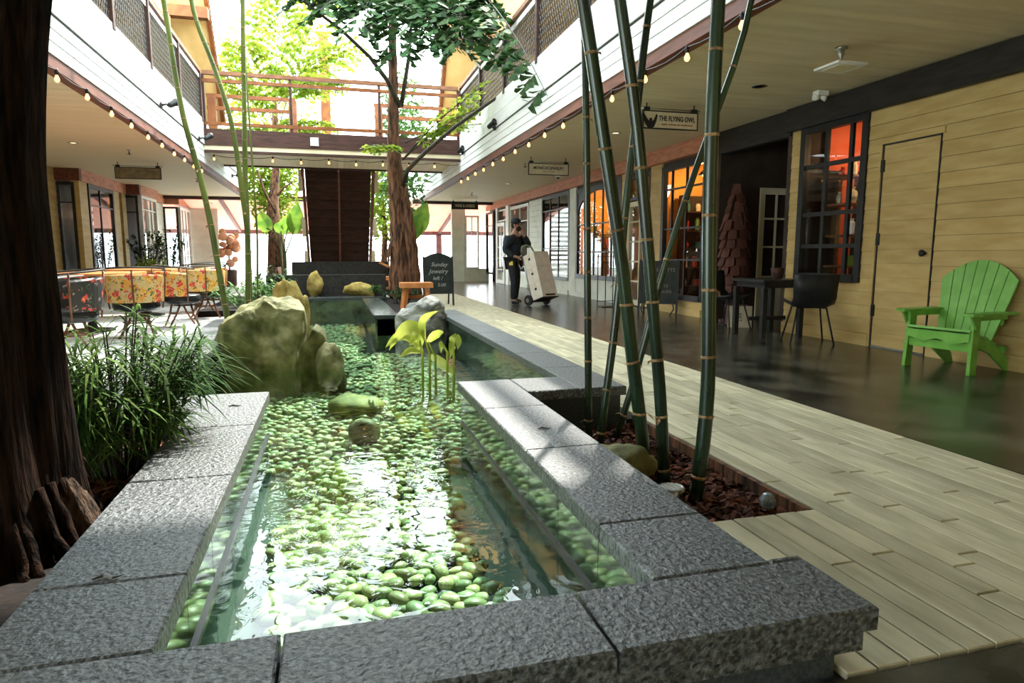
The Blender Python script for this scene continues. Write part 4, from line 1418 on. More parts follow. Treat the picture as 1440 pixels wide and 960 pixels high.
t = thing('ceiling_diffuser', 'square white diffuser plate hung from the ceiling', 'vent', (4.62, 5.35, 2.945))
b = MB(); b.lathe([(0.055, 0), (0.055, -0.02), (0.03, -0.03), (0.028, -0.07), (0.015, -0.09), (0.012, -0.16)], 12); b.build('mount', M_steel, t, smooth=True)
b = MB(); b.box(-0.16, -0.16, -0.185, 0.16, 0.16, -0.165); b.build('plate', M_white, t)
b = MB(); b.box(-0.11, -0.11, -0.192, 0.11, 0.11, -0.186); b.build('grille', M_cream, t)
t = thing('emergency_light', 'small white twin head emergency light at the ceiling edge', 'emergency light', (5.62, 6.8, 2.945))
b = MB(); b.box(-0.07, -0.05, -0.05, 0.07, 0.05, 0); b.build('housing', M_white, t)
for s in (-1, 1):
    b = MB(); b.lathe([(0.025, 0), (0.04, -0.03), (0.042, -0.06), (0.03, -0.065)], 12, (s * 0.07, 0, -0.035), Euler((0.5, s * 0.5, 0)).to_matrix()); b.build('lamp_head', M_white, t, smooth=True)
for lab, loc in (('brass sprinkler head beside the jewelry sign', (4.0, 13.6, 2.945)), ('sprinkler head by the far dark sign', (4.3, 20.5, 2.945)), ('sprinkler head beside the weathered sign', (-3.5, 13.8, 2.945)), ('sprinkler head near the end of the terrace ceiling', (-3.2, 18.5, 2.945))):
    t = thing('sprinkler_head', lab, 'sprinkler', loc)
    b = MB(); b.lathe([(0.045, 0), (0.045, -0.008), (0.02, -0.015), (0.015, -0.05)], 10); b.build('escutcheon', M_steel, t, smooth=True)
    b = MB(); b.lathe([(0.012, -0.05), (0.012, -0.075), (0.04, -0.08), (0.04, -0.085)], 10); b.build('deflector', M_dkbrown, t)
t = thing('smoke_detector', 'round dark smoke detector beside the salmon beam', 'smoke detector', (5.4, 15.5, 2.945))
b = MB(); b.lathe([(0.07, 0), (0.07, -0.02), (0.05, -0.045)], 14); b.build('base', M_white, t, smooth=True)
b = MB(); b.ball((0, 0, -0.045), 0.04, 10, 6); b.build('dome', M_black, t, smooth=True)

# ================================================================== PLANTS, ROCKS, PEBBLES
def bamboo(label, pts, r, m, group):
    pts = [V(p) for p in pts]
    d = (pts[-1] - pts[-2]).normalized()
    while pts[-1].z < 4.9:
        pts.append(pts[-1] + d * 0.5)
    base = pts[0].copy()
    base.z -= 0.06
    pts[0] = base
    t = thing('bamboo_culm', label, 'bamboo', base, group=group)
    # resample
    seg = []
    for a, c in zip(pts[:-1], pts[1:]):
        n = max(1, int((c - a).length / 0.12))
        for q in range(n):
            seg.append(a.lerp(c, q / n))
    seg.append(pts[-1])
    for _ in range(3):
        seg = [seg[0]] + [(seg[i - 1] + seg[i] * 2 + seg[i + 1]) / 4 for i in range(1, len(seg) - 1)] + [seg[-1]]
    rs = [r * (1.06 - 0.35 * i / len(seg)) for i in range(len(seg))]
    b = MB(); b.tube([p - base for p in seg], rs, 10); b.build('stalk', m, t, smooth=True)
    rr = random.Random(label)
    acc, nxt = 0.0, 0.12
    for i in range(1, len(seg)):
        acc += (seg[i] - seg[i - 1]).length
        if acc >= nxt and seg[i].z < 4.6:
            d = (seg[i] - seg[i - 1]).normalized()
            q = d.to_track_quat('Z', 'Y').to_matrix()
            q = q @ Euler((rr.uniform(-0.15, 0.15), rr.uniform(-0.15, 0.15), 0)).to_matrix()
            R = rs[i]
            b = MB()
            b.lathe([(R * 1.0, -0.007), (R * 1.1, -0.003), (R * 1.13, 0.002), (R * 1.04, 0.005), (R * 1.0, 0.007)], 10, seg[i] - base, q)
            if rr.random() < 0.6:
                a = rr.uniform(0, 6.28)
                s0 = seg[i] - base + q @ V((math.cos(a) * R * 1.1, math.sin(a) * R * 1.1, 0))
                b.leaf(s0, q @ V((math.cos(a) * 0.5, math.sin(a) * 0.5, -0.4)), (0, 0, 1), R * 1.6, R * 0.9)
            b.build('node_ring', M_node, t, smooth=False)
            nxt = acc + rr.uniform(0.2, 0.3) * (1 if r < 0.04 else 1.5)
    return t


lab_r = ['thin straight dark green bamboo culm next to the cross coping', 'slim bamboo culm leaning right, behind the thick crossing culm', 'thick dark green bamboo culm leaning left by the pale rock',
         'bamboo culm beside the round uplight, leaning slightly left', 'thickest upright bamboo culm by the uplight', 'thin bamboo culm slanting strongly right behind the others']
for (p, r), l in zip(BAMBOO_R, lab_r):
    bamboo(l, p, r, M_culm, 'bamboo culms in the mulch bed')
lab_l = ['slanting bamboo culm behind the large mossy boulder', 'curved bamboo culm beyond the large mossy boulder', 'upright yellow-green bamboo culm beyond the mossy boulder', 'short thin dry bamboo culm near the shrubs']
for (p, r), l in zip(BAMBOO_L, lab_l):
    bamboo(l, p, r * 0.85 if r > 0.03 else r * 0.7, M_culml, 'bamboo culms behind the boulder')

# ---- old trunk
def old_trunk():
    t = thing('old_tree', 'massive dark fibrous tree trunk beside the near coping', 'tree', (-1.22, 2.6, 0.0))
    b = MB()
    n, m = 56, 60
    o = 0
    for i in range(m + 1):
        f = i / m
        z = -0.1 + f * 6.1
        flare = 0.10 * math.exp(-(max(z, 0)) / 0.16)
        lean = 0.01 + 0.13 * max(0, z - 1.25) ** 1.4
        for k in range(n):
            a = 2 * PI * k / n
            rid = 0.5 + 0.5 * math.sin(a * 7 + 1.3 * math.sin(z * 1.1) + 0.5)
            rid2 = 0.5 + 0.5 * math.sin(a * 17 + 2.0 * math.sin(z * 0.8 + a))
            nn = noise.noise(V((math.cos(a) * 2.4, math.sin(a) * 2.4, z * 0.9)))
            r = 0.255 + 0.02 * nn + 0.035 * rid + 0.012 * rid2 + flare * (0.35 + 0.65 * rid ** 2)
            b.v.append((lean + r * math.cos(a), r * math.sin(a), z))
    for i in range(m):
        for k in range(n):
            k2 = (k + 1) % n
            b.f.append((i * n + k, i * n + k2, (i + 1) * n + k2, (i + 1) * n + k))
    b.build('trunk', M_trunk, t, smooth=True)
    r = random.Random(5)
    for j in range(15):
        a = -1.3 + j * 0.19 + r.uniform(-0.05, 0.05)
        pts, rs = [], []
        for q in range(7):
            f = q / 6
            d = 0.285 + 0.13 * f ** 1.3
            pts.append(V((d * math.cos(a) + r.uniform(-.006, .006), d * math.sin(a) + r.uniform(-.012, .012), 0.26 * (1 - f) ** 1.5 + 0.015)))
            rs.append(0.010 + 0.012 * math.sin(PI * (0.15 + 0.8 * f)))
        rb = MB(); rb.tube(pts, rs, 7)
        rb.build('surface_root', M_trunk, t, smooth=True)
    cb = MB()
    n2 = 30
    for i in range(9):
        f = i / 8
        for k in range(n2):
            a = 2 * PI * k / n2
            rr_ = (0.105 * (1 - f) ** 0.9 + 0.02) * (1 + 0.13 * math.sin(a * 9 + f * 2) + 0.06 * math.sin(a * 21))
            cb.v.append((0.315 - 0.05 * f + rr_ * math.cos(a), -0.02 + rr_ * math.sin(a), 0.30 * f))
    for i in range(8):
        for k in range(n2):
            k2 = (k + 1) % n2
            cb.f.append((i * n2 + k, i * n2 + k2, (i + 1) * n2 + k2, (i + 1) * n2 + k))
    cb.build('root_clump', M_rootw, t, smooth=True)


old_trunk()

# ---- grassy bush beside the trunk
def blade(b, base, d, ln, w, droop, seg=5, up=(0, 0, 1)):
    base, d = V(base), V(d).normalized()
    sd = d.cross(V(up))
    sd = sd.normalized() if sd.length > 1e-4 else V((1, 0, 0))
    vs = []
    for i in range(seg + 1):
        f = i / seg
        p = base + d * ln * f + V((0, 0, -droop * ln * f * f))
        ww = w * (1 - f) ** 0.6 * min(1.0, 0.4 + f * 4)
        vs += [p - sd * ww / 2, p + sd * ww / 2]
    fs = [(2 * i, 2 * i + 1, 2 * i + 3, 2 * i + 2) for i in range(seg)]
    b.add(vs, fs)


def bush(name, label, loc, n_stem, h, spread, leaf_l, leaf_w, m, seed, per=16, stem_m=None, droop=0.5, start=0.25):
    r = random.Random(seed)
    t = thing(name, label, 'plant', loc)
    fb = MB()
    for s in range(n_stem):
        a = r.uniform(0, 6.28)
        rad = spread * math.sqrt(r.random())
        top = V((math.cos(a) * rad, math.sin(a) * rad, h * r.uniform(0.6, 1.0) * (1 - 0.25 * rad / spread)))
        bs = V((math.cos(a) * rad * 0.3, math.sin(a) * rad * 0.3, 0))
        pts = [bs, bs.lerp(top, 0.5) + V((0, 0, h * 0.1)), top]
        sb = MB(); sb.tube(pts, [0.007, 0.005, 0.003], 5)
        sb.build('stem', stem_m or M_dkstem, t)
        for q in range(per):
            f = start + (1 - start) * q / per
            p = bs.lerp(top, f) + V((0, 0, h * 0.1 * (1 - (2 * f - 1) ** 2)))
            az = a + r.uniform(-1.6, 1.6) if r.random() < 0.7 else r.uniform(0, 6.28)
            el = r.uniform(-0.1, 0.9)
            d = V((math.cos(az) * math.cos(el), math.sin(az) * math.cos(el), math.sin(el)))
            blade(fb, p, d, leaf_l * r.uniform(0.6, 1.15), leaf_w * r.uniform(0.7, 1.1), droop * r.uniform(0.5, 1.3), 4)
    fb.build('foliage', m, t, kind='stuff')
    return t


bush('grassy_bush', 'bush of narrow arching dark green leaves beside the old trunk', (-0.98, 3.35, 0.02), 78, 0.86, 0.46, 0.27, 0.017, M_leafg, 21, per=26, droop=0.65)
bush('spider_plant', 'low spiky plant between the bush and the dining chairs', (-1.75, 5.6, 0.0), 10, 0.35, 0.25, 0.4, 0.02, M_leafm, 22, per=7, droop=0.8)
bush('leafy_shrub', 'dense leafy shrub behind the ochre rock', (-1.2, 11.2, 0.1), 30, 0.62, 0.75, 0.2, 0.05, M_leafm, 23, per=18, droop=0.5)
bush('leafy_shrub', 'dark leafy shrub below the elephant ear leaves', (-1.15, 13.2, 0.1), 24, 0.8, 0.55, 0.24, 0.06, M_leafd, 24, per=16, droop=0.4)
bush('leafy_shrub', 'small shrub at the foot of the shaggy palm', (1.3, 12.9, 0.1), 18, 0.4, 0.35, 0.16, 0.04, M_leafd, 25, per=14)
bush('leafy_shrub', 'small fern beside the tan rock under the stair', (0.86, 13.72, 0.2), 10, 0.3, 0.12, 0.16, 0.035, M_leafm, 26, per=12)
bush('yellow_shrub', 'bright yellow-green potted foliage beyond the dining tables', (-4.0, 17.2, 0.55), 14, 0.5, 0.5, 0.22, 0.07, M_leafb, 27, per=14)
bush('climbing_shrub', 'small leaved shrub against the terrace windows', (-4.6, 19.0, 0.4), 26, 1.5, 0.55, 0.16, 0.07, M_leafd, 28, per=20, droop=0.3)
bush('climbing_shrub', 'small leaved shrub beside the second terrace bay', (-4.55, 21.2, 0.4), 26, 1.7, 0.6, 0.16, 0.07, M_leafd, 29, per=20, droop=0.3)
for lab, loc in (('dark planter box under the yellow-green foliage', (-4.0, 17.2)), ('dark planter box below the terrace windows', (-4.6, 19.0)), ('dark planter box at the second terrace bay', (-4.55, 21.2))):
    t = thing('planter_box', lab, 'planter', (loc[0], loc[1], 0))
    b = MB(); b.box(-0.4, -0.35, 0, 0.4, 0.35, 0.55 if loc[0] == -4.0 else 0.4); b.build('box', M_dkbrown, t)
    b = MB(); b.box(-0.43, -0.38, 0.33, 0.43, 0.38, 0.39); b.build('rim', M_dkbrown, t)

# ---- shaggy palm with fishtail fronds
def frond(lb, sb, a, c, droop, npin, pin_len, ll, lw, seed, r0=0.02):
    r = random.Random(seed)
    a, c = V(a), V(c)
    L_ = (c - a).length
    mid = (a + c) / 2 + V((0, 0, droop * L_))
    def P(t):
        return a * (1 - t) ** 2 + mid * 2 * t * (1 - t) + c * t * t
    sb.tube([P(i / 8) for i in range(9)], [r0 * (1 - 0.75 * i / 8) for i in range(9)], 5)
    for k in range(npin):
        t = 0.22 + 0.78 * (k + 0.5) / npin
        p = P(t)
        tg = (P(min(1, t + 0.03)) - P(t - 0.03)).normalized()
        sd = tg.cross(V((0, 0, 1)))
        sd = sd.normalized() if sd.length > 1e-3 else V((1, 0, 0))
        for s in (1, -1):
            d = (sd * s * 0.85 + tg * 0.55 + V((0, 0, r.uniform(-0.25, 0.15)))).normalized()
            pl = pin_len * (1.0 - 0.55 * abs(t - 0.45) / 0.55) * r.uniform(0.8, 1.1)
            q1 = p + d * pl * 0.5
            q2 = p + d * pl + V((0, 0, -0.25 * pl))
            if max(q1.x, q2.x) > 3.03:
                continue
            sb.tube([p, q1, q2], [0.006, 0.005, 0.003], 4)
            nl = max(4, int(pl / (ll * 0.33)))
            for j in range(nl):
                f = (j + 0.7) / nl
                pp = p.lerp(q1, f * 2) if f < 0.5 else q1.lerp(q2, f * 2 - 1)
                for s2 in (1, -1):
                    ld = (d * 0.6 + tg * s2 * 0.75 + V((0, 0, r.uniform(-0.55, 0.1)))).normalized()
                    lb.fish(pp, ld, V((r.uniform(-.4, .4), r.uniform(-.4, .4), 1)), ll * r.uniform(0.7, 1.15), lw * r.uniform(0.7, 1.2))


palm = thing('fishtail_palm', 'tall shaggy multi-stemmed palm in front of the footbridge', 'tree', (1.45, 14.5, 0.1))
for i, (p, rs) in enumerate(PALM_STEMS):
    b = MB()
    if i < 2:
        pts, rr_ = [], []
        for a, c, ra, rc in zip(p[:-1], p[1:], rs[:-1], rs[1:]):
            for q in range(5):
                pts.append(V(a).lerp(V(c), q / 5)); rr_.append((ra + (rc - ra) * q / 5) * (1 + 0.14 * (q % 2)))
        pts.append(V(p[-1])); rr_.append(rs[-1])
        b.tube(pts, rr_, 14)
    else:
        b.tube(p, rs, 8)
    b.build('trunk' if i < 2 else 'leaf_stalk', M_bark if i < 2 else M_dkstem, palm, smooth=True, world=True)
r = random.Random(8)
for k in range(16):   # loose strips of bark
    z0 = r.uniform(0.6, 2.6)
    a = r.uniform(3.3, 6.1)
    R = 0.25 - 0.03 * z0
    c = V((1.52 - 0.07 * z0 + R * math.cos(a), 14.45 + R * math.sin(a), z0))
    b = MB()
    b.leaf(c, (math.cos(a) * 0.1, math.sin(a) * 0.12, -1), (math.cos(a), math.sin(a), 0), r.uniform(0.5, 0.9), r.uniform(0.08, 0.15))
    b.build('bark_strip', M_bark, palm, world=True)
for nm, fr_, m, ll, lw, pl, npn, dr in (('dark_frond', FROND_DARK, M_leafd, 0.21, 0.15, 0.8, 12, 0.16), ('lit_frond', FROND_LIT, M_leafb, 0.14, 0.07, 0.32, 11, 0.12)):  # one palm: shaded crown coloured dark, lit fronds coloured bright
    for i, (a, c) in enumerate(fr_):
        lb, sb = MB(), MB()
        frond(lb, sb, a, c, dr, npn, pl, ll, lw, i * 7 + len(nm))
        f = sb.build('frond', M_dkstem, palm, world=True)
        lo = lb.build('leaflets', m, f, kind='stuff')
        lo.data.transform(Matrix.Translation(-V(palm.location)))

bt = thing('back_palm', 'sunlit fishtail palm growing beyond the footbridge', 'tree', (-1.5, 20.6, 0))
for i, (p, rs) in enumerate(BACK_TREE):
    b = MB(); b.tube(p, rs, 10); b.build('trunk' if i == 0 else 'branch', M_bark, bt, smooth=True, world=True)
b = MB(); b.tube([V(BACK_TREE[0][0][0]), V(BACK_TREE[0][0][0]) - V((0, 0, V(BACK_TREE[0][0][0]).z + 0.02))], [0.2, 0.26], 10); b.build('trunk_foot', M_bark, bt, smooth=True, world=True)
for i, (a, c) in enumerate(BACK_FRONDS):
    lb, sb = MB(), MB()
    frond(lb, sb, a, c, 0.14, 13, 1.1, 0.2, 0.11, 90 + i)
    f = sb.build('frond', M_stem, bt, world=True)
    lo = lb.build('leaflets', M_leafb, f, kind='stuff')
    lo.data.transform(Matrix.Translation(-V(bt.location)))

# hedge-like trees outside the far end
def outside_tree(label, loc, h, rad, n, m, seed):
    r = random.Random(seed)
    t = thing('garden_tree', label, 'tree', loc)
    b = MB(); b.tube([(0, 0, 0), (0.1, 0, h * 0.4), (0, 0.1, h * 0.75)], [0.12, 0.09, 0.04], 8); b.build('trunk', M_bark, t, smooth=True)
    b = MB()
    for k in range(n):
        u = V((r.gauss(0, 1), r.gauss(0, 1), r.gauss(0, 1))).normalized() * (r.random() ** 0.4)
        p = V((u.x * rad, u.y * rad, h * 0.68 + u.z * h * 0.36))
        b.leaf(p, V((r.uniform(-1, 1), r.uniform(-1, 1), r.uniform(-0.9, 0.3))), (r.uniform(-1, 1), r.uniform(-1, 1), 1), r.uniform(0.16, 0.32), r.uniform(0.07, 0.13))
    b.build('crown', m, t, kind='stuff')


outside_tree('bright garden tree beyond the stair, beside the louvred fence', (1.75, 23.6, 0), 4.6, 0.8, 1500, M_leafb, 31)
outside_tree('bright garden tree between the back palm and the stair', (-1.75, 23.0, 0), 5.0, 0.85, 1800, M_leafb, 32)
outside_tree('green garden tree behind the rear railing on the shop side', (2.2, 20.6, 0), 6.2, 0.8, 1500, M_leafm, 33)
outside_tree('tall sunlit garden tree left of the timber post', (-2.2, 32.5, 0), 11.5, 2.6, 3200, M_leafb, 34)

# elephant ears: one plant by each palm, each leaf its own part
def ear_plant(label, items, loc):
    t = thing('elephant_ear', label, 'plant', loc)
    for path_, size in items:
        p = [V(q) for q in path_]
        root = V((loc[0] + (p[0].x - loc[0]) * 0.3, loc[1] + (p[0].y - loc[1]) * 0.3, loc[2]))
        b = MB(); b.tube([root, p[0], p[1]], [0.03, 0.022, 0.015], 6)
        st_ = b.build('leaf_stem', M_stem, t, smooth=True, world=True)
        d = (p[2] - p[1]).normalized()
        sd = d.cross(V((0.3, -1, 0.2))).cross(d).normalized().cross(d).normalized()
        nrm = sd.cross(d).normalized()
        ln = (p[2] - p[1]).length * 1.25
        b = MB()
        N_ = 9
        vs = []
        for i in range(N_ + 1):
            f = i / N_
            w = size * 0.5 * math.sin(PI * min(1, (f * 0.93 + 0.1))) ** 0.75 * (1 - 0.25 * f)
            wav = 0.025 * (i % 2)
            c = p[1] + d * ln * (f - 0.18) + nrm * (-0.15 * ln * (f - 0.4) ** 2)
            vs += [c - sd * w + nrm * (0.10 * w / size + wav), c - sd * w * 0.5, c, c + sd * w * 0.5, c + sd * w + nrm * (0.10 * w / size + wav)]
        fs = []
        for i in range(N_):
            for k in range(4):
                fs.append((5 * i + k, 5 * i + k + 1, 5 * i + k + 6, 5 * i + k + 5))
        b.add(vs, fs)
        b.build('leaf', M_ear, t, smooth=True, world=True)


ear_plant('elephant ear plant with broad lit leaves at the back palm', EARS[:4], (-1.3, 20.1, 0.0))
ear_plant('elephant ear plant with broad lit leaves right of the shaggy palm', EARS[4:], (1.75, 14.8, 0.05))

# ---- boulders
import bmesh


def rock(name, label, loc, size, seed, m, cuts=10, sub=4, rough=0.05, planes=(), group=None, cat='rock', nscale=2.2, box=0):
    r = random.Random(seed)
    bm = bmesh.new()
    bmesh.ops.create_icosphere(bm, subdivisions=sub, radius=1.0)
    pl = [(V(n).normalized(), d) for n, d in planes]
    for k in range(cuts):
        n = V((r.gauss(0, 1), r.gauss(0, 1), r.gauss(0, 0.8))).normalized()
        pl.append((n, r.uniform(0.62, 0.88)))
    for v in bm.verts:
        if box:
            v.co /= (abs(v.co.x) ** box + abs(v.co.y) ** box + abs(v.co.z) ** box) ** (1 / box)
        for n, d in pl:
            e = v.co.dot(n)
            if e > d:
                v.co -= n * (e - d)
        q = noise.fractal(v.co * nscale + V((seed, seed * 2.1, 0)), 1.0, 2.1, 6)
        v.co += v.co.normalized() * q * rough * 1.6
        v.co = V((v.co.x * size[0], v.co.y * size[1], v.co.z * size[2]))
    me = bpy.data.meshes.new(name)
    bm.to_mesh(me)
    bm.free()
    me.materials.append(m)
    o = bpy.data.objects.new(name, me)
    COL.objects.link(o)
    o.location = loc
    me.polygons.foreach_set('use_smooth', [True] * len(me.polygons))
    return tag(o, label, cat, group)


rock('boulder', 'large mossy green boulder standing in the pond', (-0.70, 7.02, -0.03), (0.42, 0.50, 0.66), 4, M_rock, 2, 6, 0.075,
     [((0.03, -1, 0.16), 0.80), ((-0.42, -0.05, 1), 0.88), ((0.30, -0.15, 1), 1.02), ((-1, -0.35, 0.25), 1.0), ((0.9, -0.5, 0.1), 1.08), ((0.1, -0.7, 1), 1.12)], nscale=1.6, box=5)
rock('boulder', 'lower wet boulder against the large mossy boulder', (-0.21, 6.98, -0.15), (0.2, 0.28, 0.5), 9, M_rock, 6, 4, 0.08)
rock('boulder', 'small stepped rock at the foot of the mossy boulders', (-0.06, 6.85, -0.2), (0.17, 0.24, 0.36), 10, M_rock, 5, 4, 0.08)
rock('boulder', 'upright ochre rock behind the large mossy boulder', (-0.5, 8.05, 0.12), (0.22, 0.16, 0.60), 12, M_rocky, 4, 4, 0.16, [((0.3, 0, 1), 0.95)], box=3)
rock('boulder', 'rounded grey boulder beside the wooden stool', (1.22, 9.15, 0.0), (0.37, 0.32, 0.46), 15, M_rockg, 3, 5, 0.10, [((-0.5, 0, 1), 0.85), ((0.8, 0, 0.6), 0.95)], box=3)
rock('boulder', 'pale flat rock among the bamboo culms', (1.36, 2.98, -0.03), (0.20, 0.24, 0.16), 18, M_rocky if False else M_rock, 8, 4, 0.07)
rock('boulder', 'tan pointed rock under the stair', (-0.33, 14.1, 0.42), (0.17, 0.14, 0.28), 19, M_rocky, 7, 3, 0.1)
rock('boulder', 'tan reclining rock under the stair', (0.58, 14.08, 0.3), (0.38, 0.16, 0.17), 20, M_rocky, 7, 3, 0.1)
rock('sunken_stone', 'wide sunken stone among the pebbles, nearest the mossy boulder', (0.17, 5.8, -0.27), (0.24, 0.2, 0.13), 22, M_rockso, 5, 3, 0.05)
rock('sunken_stone', 'dark sunken stone among the pebbles in the channel mouth', (0.19, 4.87, -0.27), (0.13, 0.13, 0.11), 23, M_rocks, 5, 3, 0.05)

# ---- pebbles
def peb_mesh(seed, sub):
    r = random.Random(seed)
    bm = bmesh.new()
    bmesh.ops.create_icosphere(bm, subdivisions=sub, radius=1.0)
    a, b_ = r.uniform(0.85, 1.15), r.uniform(0.62, 0.85)
    for v in bm.verts:
        q = noise.noise(v.co * 0.9 + V((seed * 3.1, 0, 0)))
        v.co *= 1 + 0.22 * q
        v.co = V((v.co.x * a, v.co.y * b_, v.co.z * 0.5))
    return bm


pm = []
for s in range(6):
    bm = peb_mesh(s, 2)
    me = bpy.data.meshes.new('pebble')
    bm.to_mesh(me)
    bm.free()
    me.materials.append(M_peb)
    me.polygons.foreach_set('use_smooth', [True] * len(me.polygons))
    pm.append(me)
low = []
for s in range(6):
    bm = peb_mesh(s, 1)
    bm.verts.ensure_lookup_table()
    low.append(([v.co.copy() for v in bm.verts], [tuple(v.index for v in f.verts) for f in bm.faces]))
    bm.free()
r = random.Random(77)
spots = []
for (x0, y0, x1, y1, sp) in ((-0.30, 1.72, 0.64, 4.3, 0.078), (-0.92, 4.3, 1.28, 9.3, 0.086), (-0.42, 9.4, 0.46, 13.3, 0.10)):
    y, row = y0, 0
    while y < y1:
        x = x0 + (row % 2) * sp / 2
        while x < x1:
            edge = 0.05 * math.sin(y * 3.7) + 0.04 * math.sin(y * 9)
            if x0 + edge < x < x1 + edge:
                spots.append((x + r.uniform(-.02, .02), y + r.uniform(-.02, .02), sp))
            x += sp
        y += sp * 0.8
        row += 1
spots.sort(key=lambda s: (s[1] < 2.0, s[1]))
st_b = MB()
cnt = 0
for (x, y, sp) in spots:
    rad = sp * r.uniform(0.48, 0.66)
    z = BZ + 0.075 + r.uniform(-0.012, 0.02)
    if cnt < 300 and y >= 2.0:
        o = bpy.data.objects.new('pebble', r.choice(pm))
        COL.objects.link(o)
        o.location = (x, y, z)
        o.rotation_euler = (r.uniform(-.3, .3), r.uniform(-.3, .3), r.uniform(0, 6.3))
        o.scale = (rad, rad, rad)
        tag(o, 'smooth green-white river pebble on the bed of the near pond channel', 'pebble', 'loose pebbles in the near pond channel')
        cnt += 1
    else:
        vs, fs = r.choice(low)
        rot = Euler((r.uniform(-.3, .3), r.uniform(-.3, .3), r.uniform(0, 6.3))).to_matrix()
        st_b.add([V((x, y, z)) + rot @ (v * rad) for v in vs], fs)
# lower layer under the single pebbles
for k in range(160):
    vs, fs = r.choice(low)
    rot = Euler((0, 0, r.uniform(0, 6.3))).to_matrix()
    c = V((r.uniform(-0.28, 0.62), r.uniform(1.9, 4.4), BZ + 0.03))
    st_b.add([c + rot @ (v * 0.05) for v in vs], fs)
tag(st_b.build('pebble_bed', M_pebs, None, smooth=True, loc=(0.2, 6, BZ)), 'bed of pale green and white river pebbles filling the pond', 'pebbles', kind='stuff')

# ---- pond plant
pp = thing('pond_plant', 'yellow-green broad leaved water plant rising from the pond', 'plant', (0.93, 6.07, WZ))
for p in POND_STEMS:
    q = [V(a) for a in p]
    q[0].z = BZ + 0.02
    b = MB(); b.tube(q, [0.014, 0.012, 0.008], 7); b.build('stem', M_aqua, pp, smooth=True, world=True)
for i, p in enumerate(POND_LEAVES):
    q = [V(a) for a in p]
    W_ = (0.15, 0.11, 0.10, 0.08, 0.07, 0.13, 0.12, 0.10, 0.17, 0.07)[i]
    # smooth the path
    s = []
    for k in range(len(q) - 1):
        for f in (0, 0.33, 0.66):
            s.append(q[k].lerp(q[k + 1], f))
    s.append(q[-1])
    for _ in range(2):
        s = [s[0]] + [(s[k - 1] + 2 * s[k] + s[k + 1]) / 4 for k in range(1, len(s) - 1)] + [s[-1]]
    vs, fs = [], []
    n = len(s)
    for k, c in enumerate(s):
        f = k / (n - 1)
        d = (s[min(n - 1, k + 1)] - s[max(0, k - 1)]).normalized()
        sd = d.cross(V((0.35, -0.9, 0.3))).normalized() * 0.8 + V((0, 0.3, 0.1))
        w = W_ * (math.sin(PI * (0.06 + 0.94 * f) ** 0.9) ** 0.8)
        vs += [c - sd * w / 2 + V((0, -0.008, 0.008)), c, c + sd * w / 2 + V((0, -0.008, 0.008))]
        if k:
            o = 3 * (k - 1)
            fs += [(o, o + 1, o + 4, o + 3), (o + 1, o + 2, o + 5, o + 4)]
    b = MB(); b.add(vs, fs); b.build('leaf', M_aqua, pp, smooth=True, world=True)

# ---- planter fittings
t = thing('uplight', 'round grilled uplight sunk in the mulch', 'garden light', (1.50, 2.66, -0.06))
b = MB(); b.lathe([(0.06, -0.05), (0.062, 0.03), (0.052, 0.032), (0.05, 0.02)], 18); b.build('housing', M_steel, t, smooth=True)
for k in range(6):
    x = -0.04 + 0.016 * k
    hw = math.sqrt(max(0.0001, 0.05 ** 2 - x * x))
    b = MB(); b.box(x - 0.0035, -hw, 0.022, x + 0.0035, hw, 0.034); b.build('grille_bar', M_white, t)
t = thing('glass_marker_light', 'small faceted glass marker light at the corner of the mulch bed', 'garden light', (1.80, 2.36, -0.06))
b = MB(); b.lathe([(0.02, 0), (0.034, 0.02), (0.036, 0.05), (0.02, 0.075), (0.008, 0.08)], 7); b.build('glass_body', mat('blue_grey_glass', (0.06, 0.09, 0.12), (0.25, 0.31, 0.36), scale=30, rough=0.1), t)
b = MB(); b.lathe([(0.026, -0.02), (0.026, 0.01)], 8); b.build('base', M_black, t)
b = MB()
b.tube([(1.40, 2.52, -0.05), (1.39, 2.44, -0.035), (1.40, 2.36, -0.04), (1.435, 2.28, -0.045), (1.47, 2.235, -0.05)], 0.012, 8)
tag(b.build('copper_pipe', M_copper, None, smooth=True, loc=(1.41, 2.4, -0.06)), 'short bent copper coloured pipe lying on the mulch', 'pipe')
for lab, p in (('curled dry twig on the right coping', (0.98, 2.98)), ('dry leaf fragment on the left coping joint', (-0.6, 1.86)), ('tiny dry leaf near the end of the left coping', (-0.55, 3.9))):
    b = MB()
    b.tube([(-0.035, 0, 0.004), (-0.01, 0.01, 0.007), (0.015, -0.006, 0.005), (0.035, 0.006, 0.004)], [0.002, 0.005, 0.004, 0.001], 5)
    o = b.build('dry_twig', M_dkstem, None)
    o.location = (p[0], p[1], 0.2)
    tag(o, lab, 'twig')

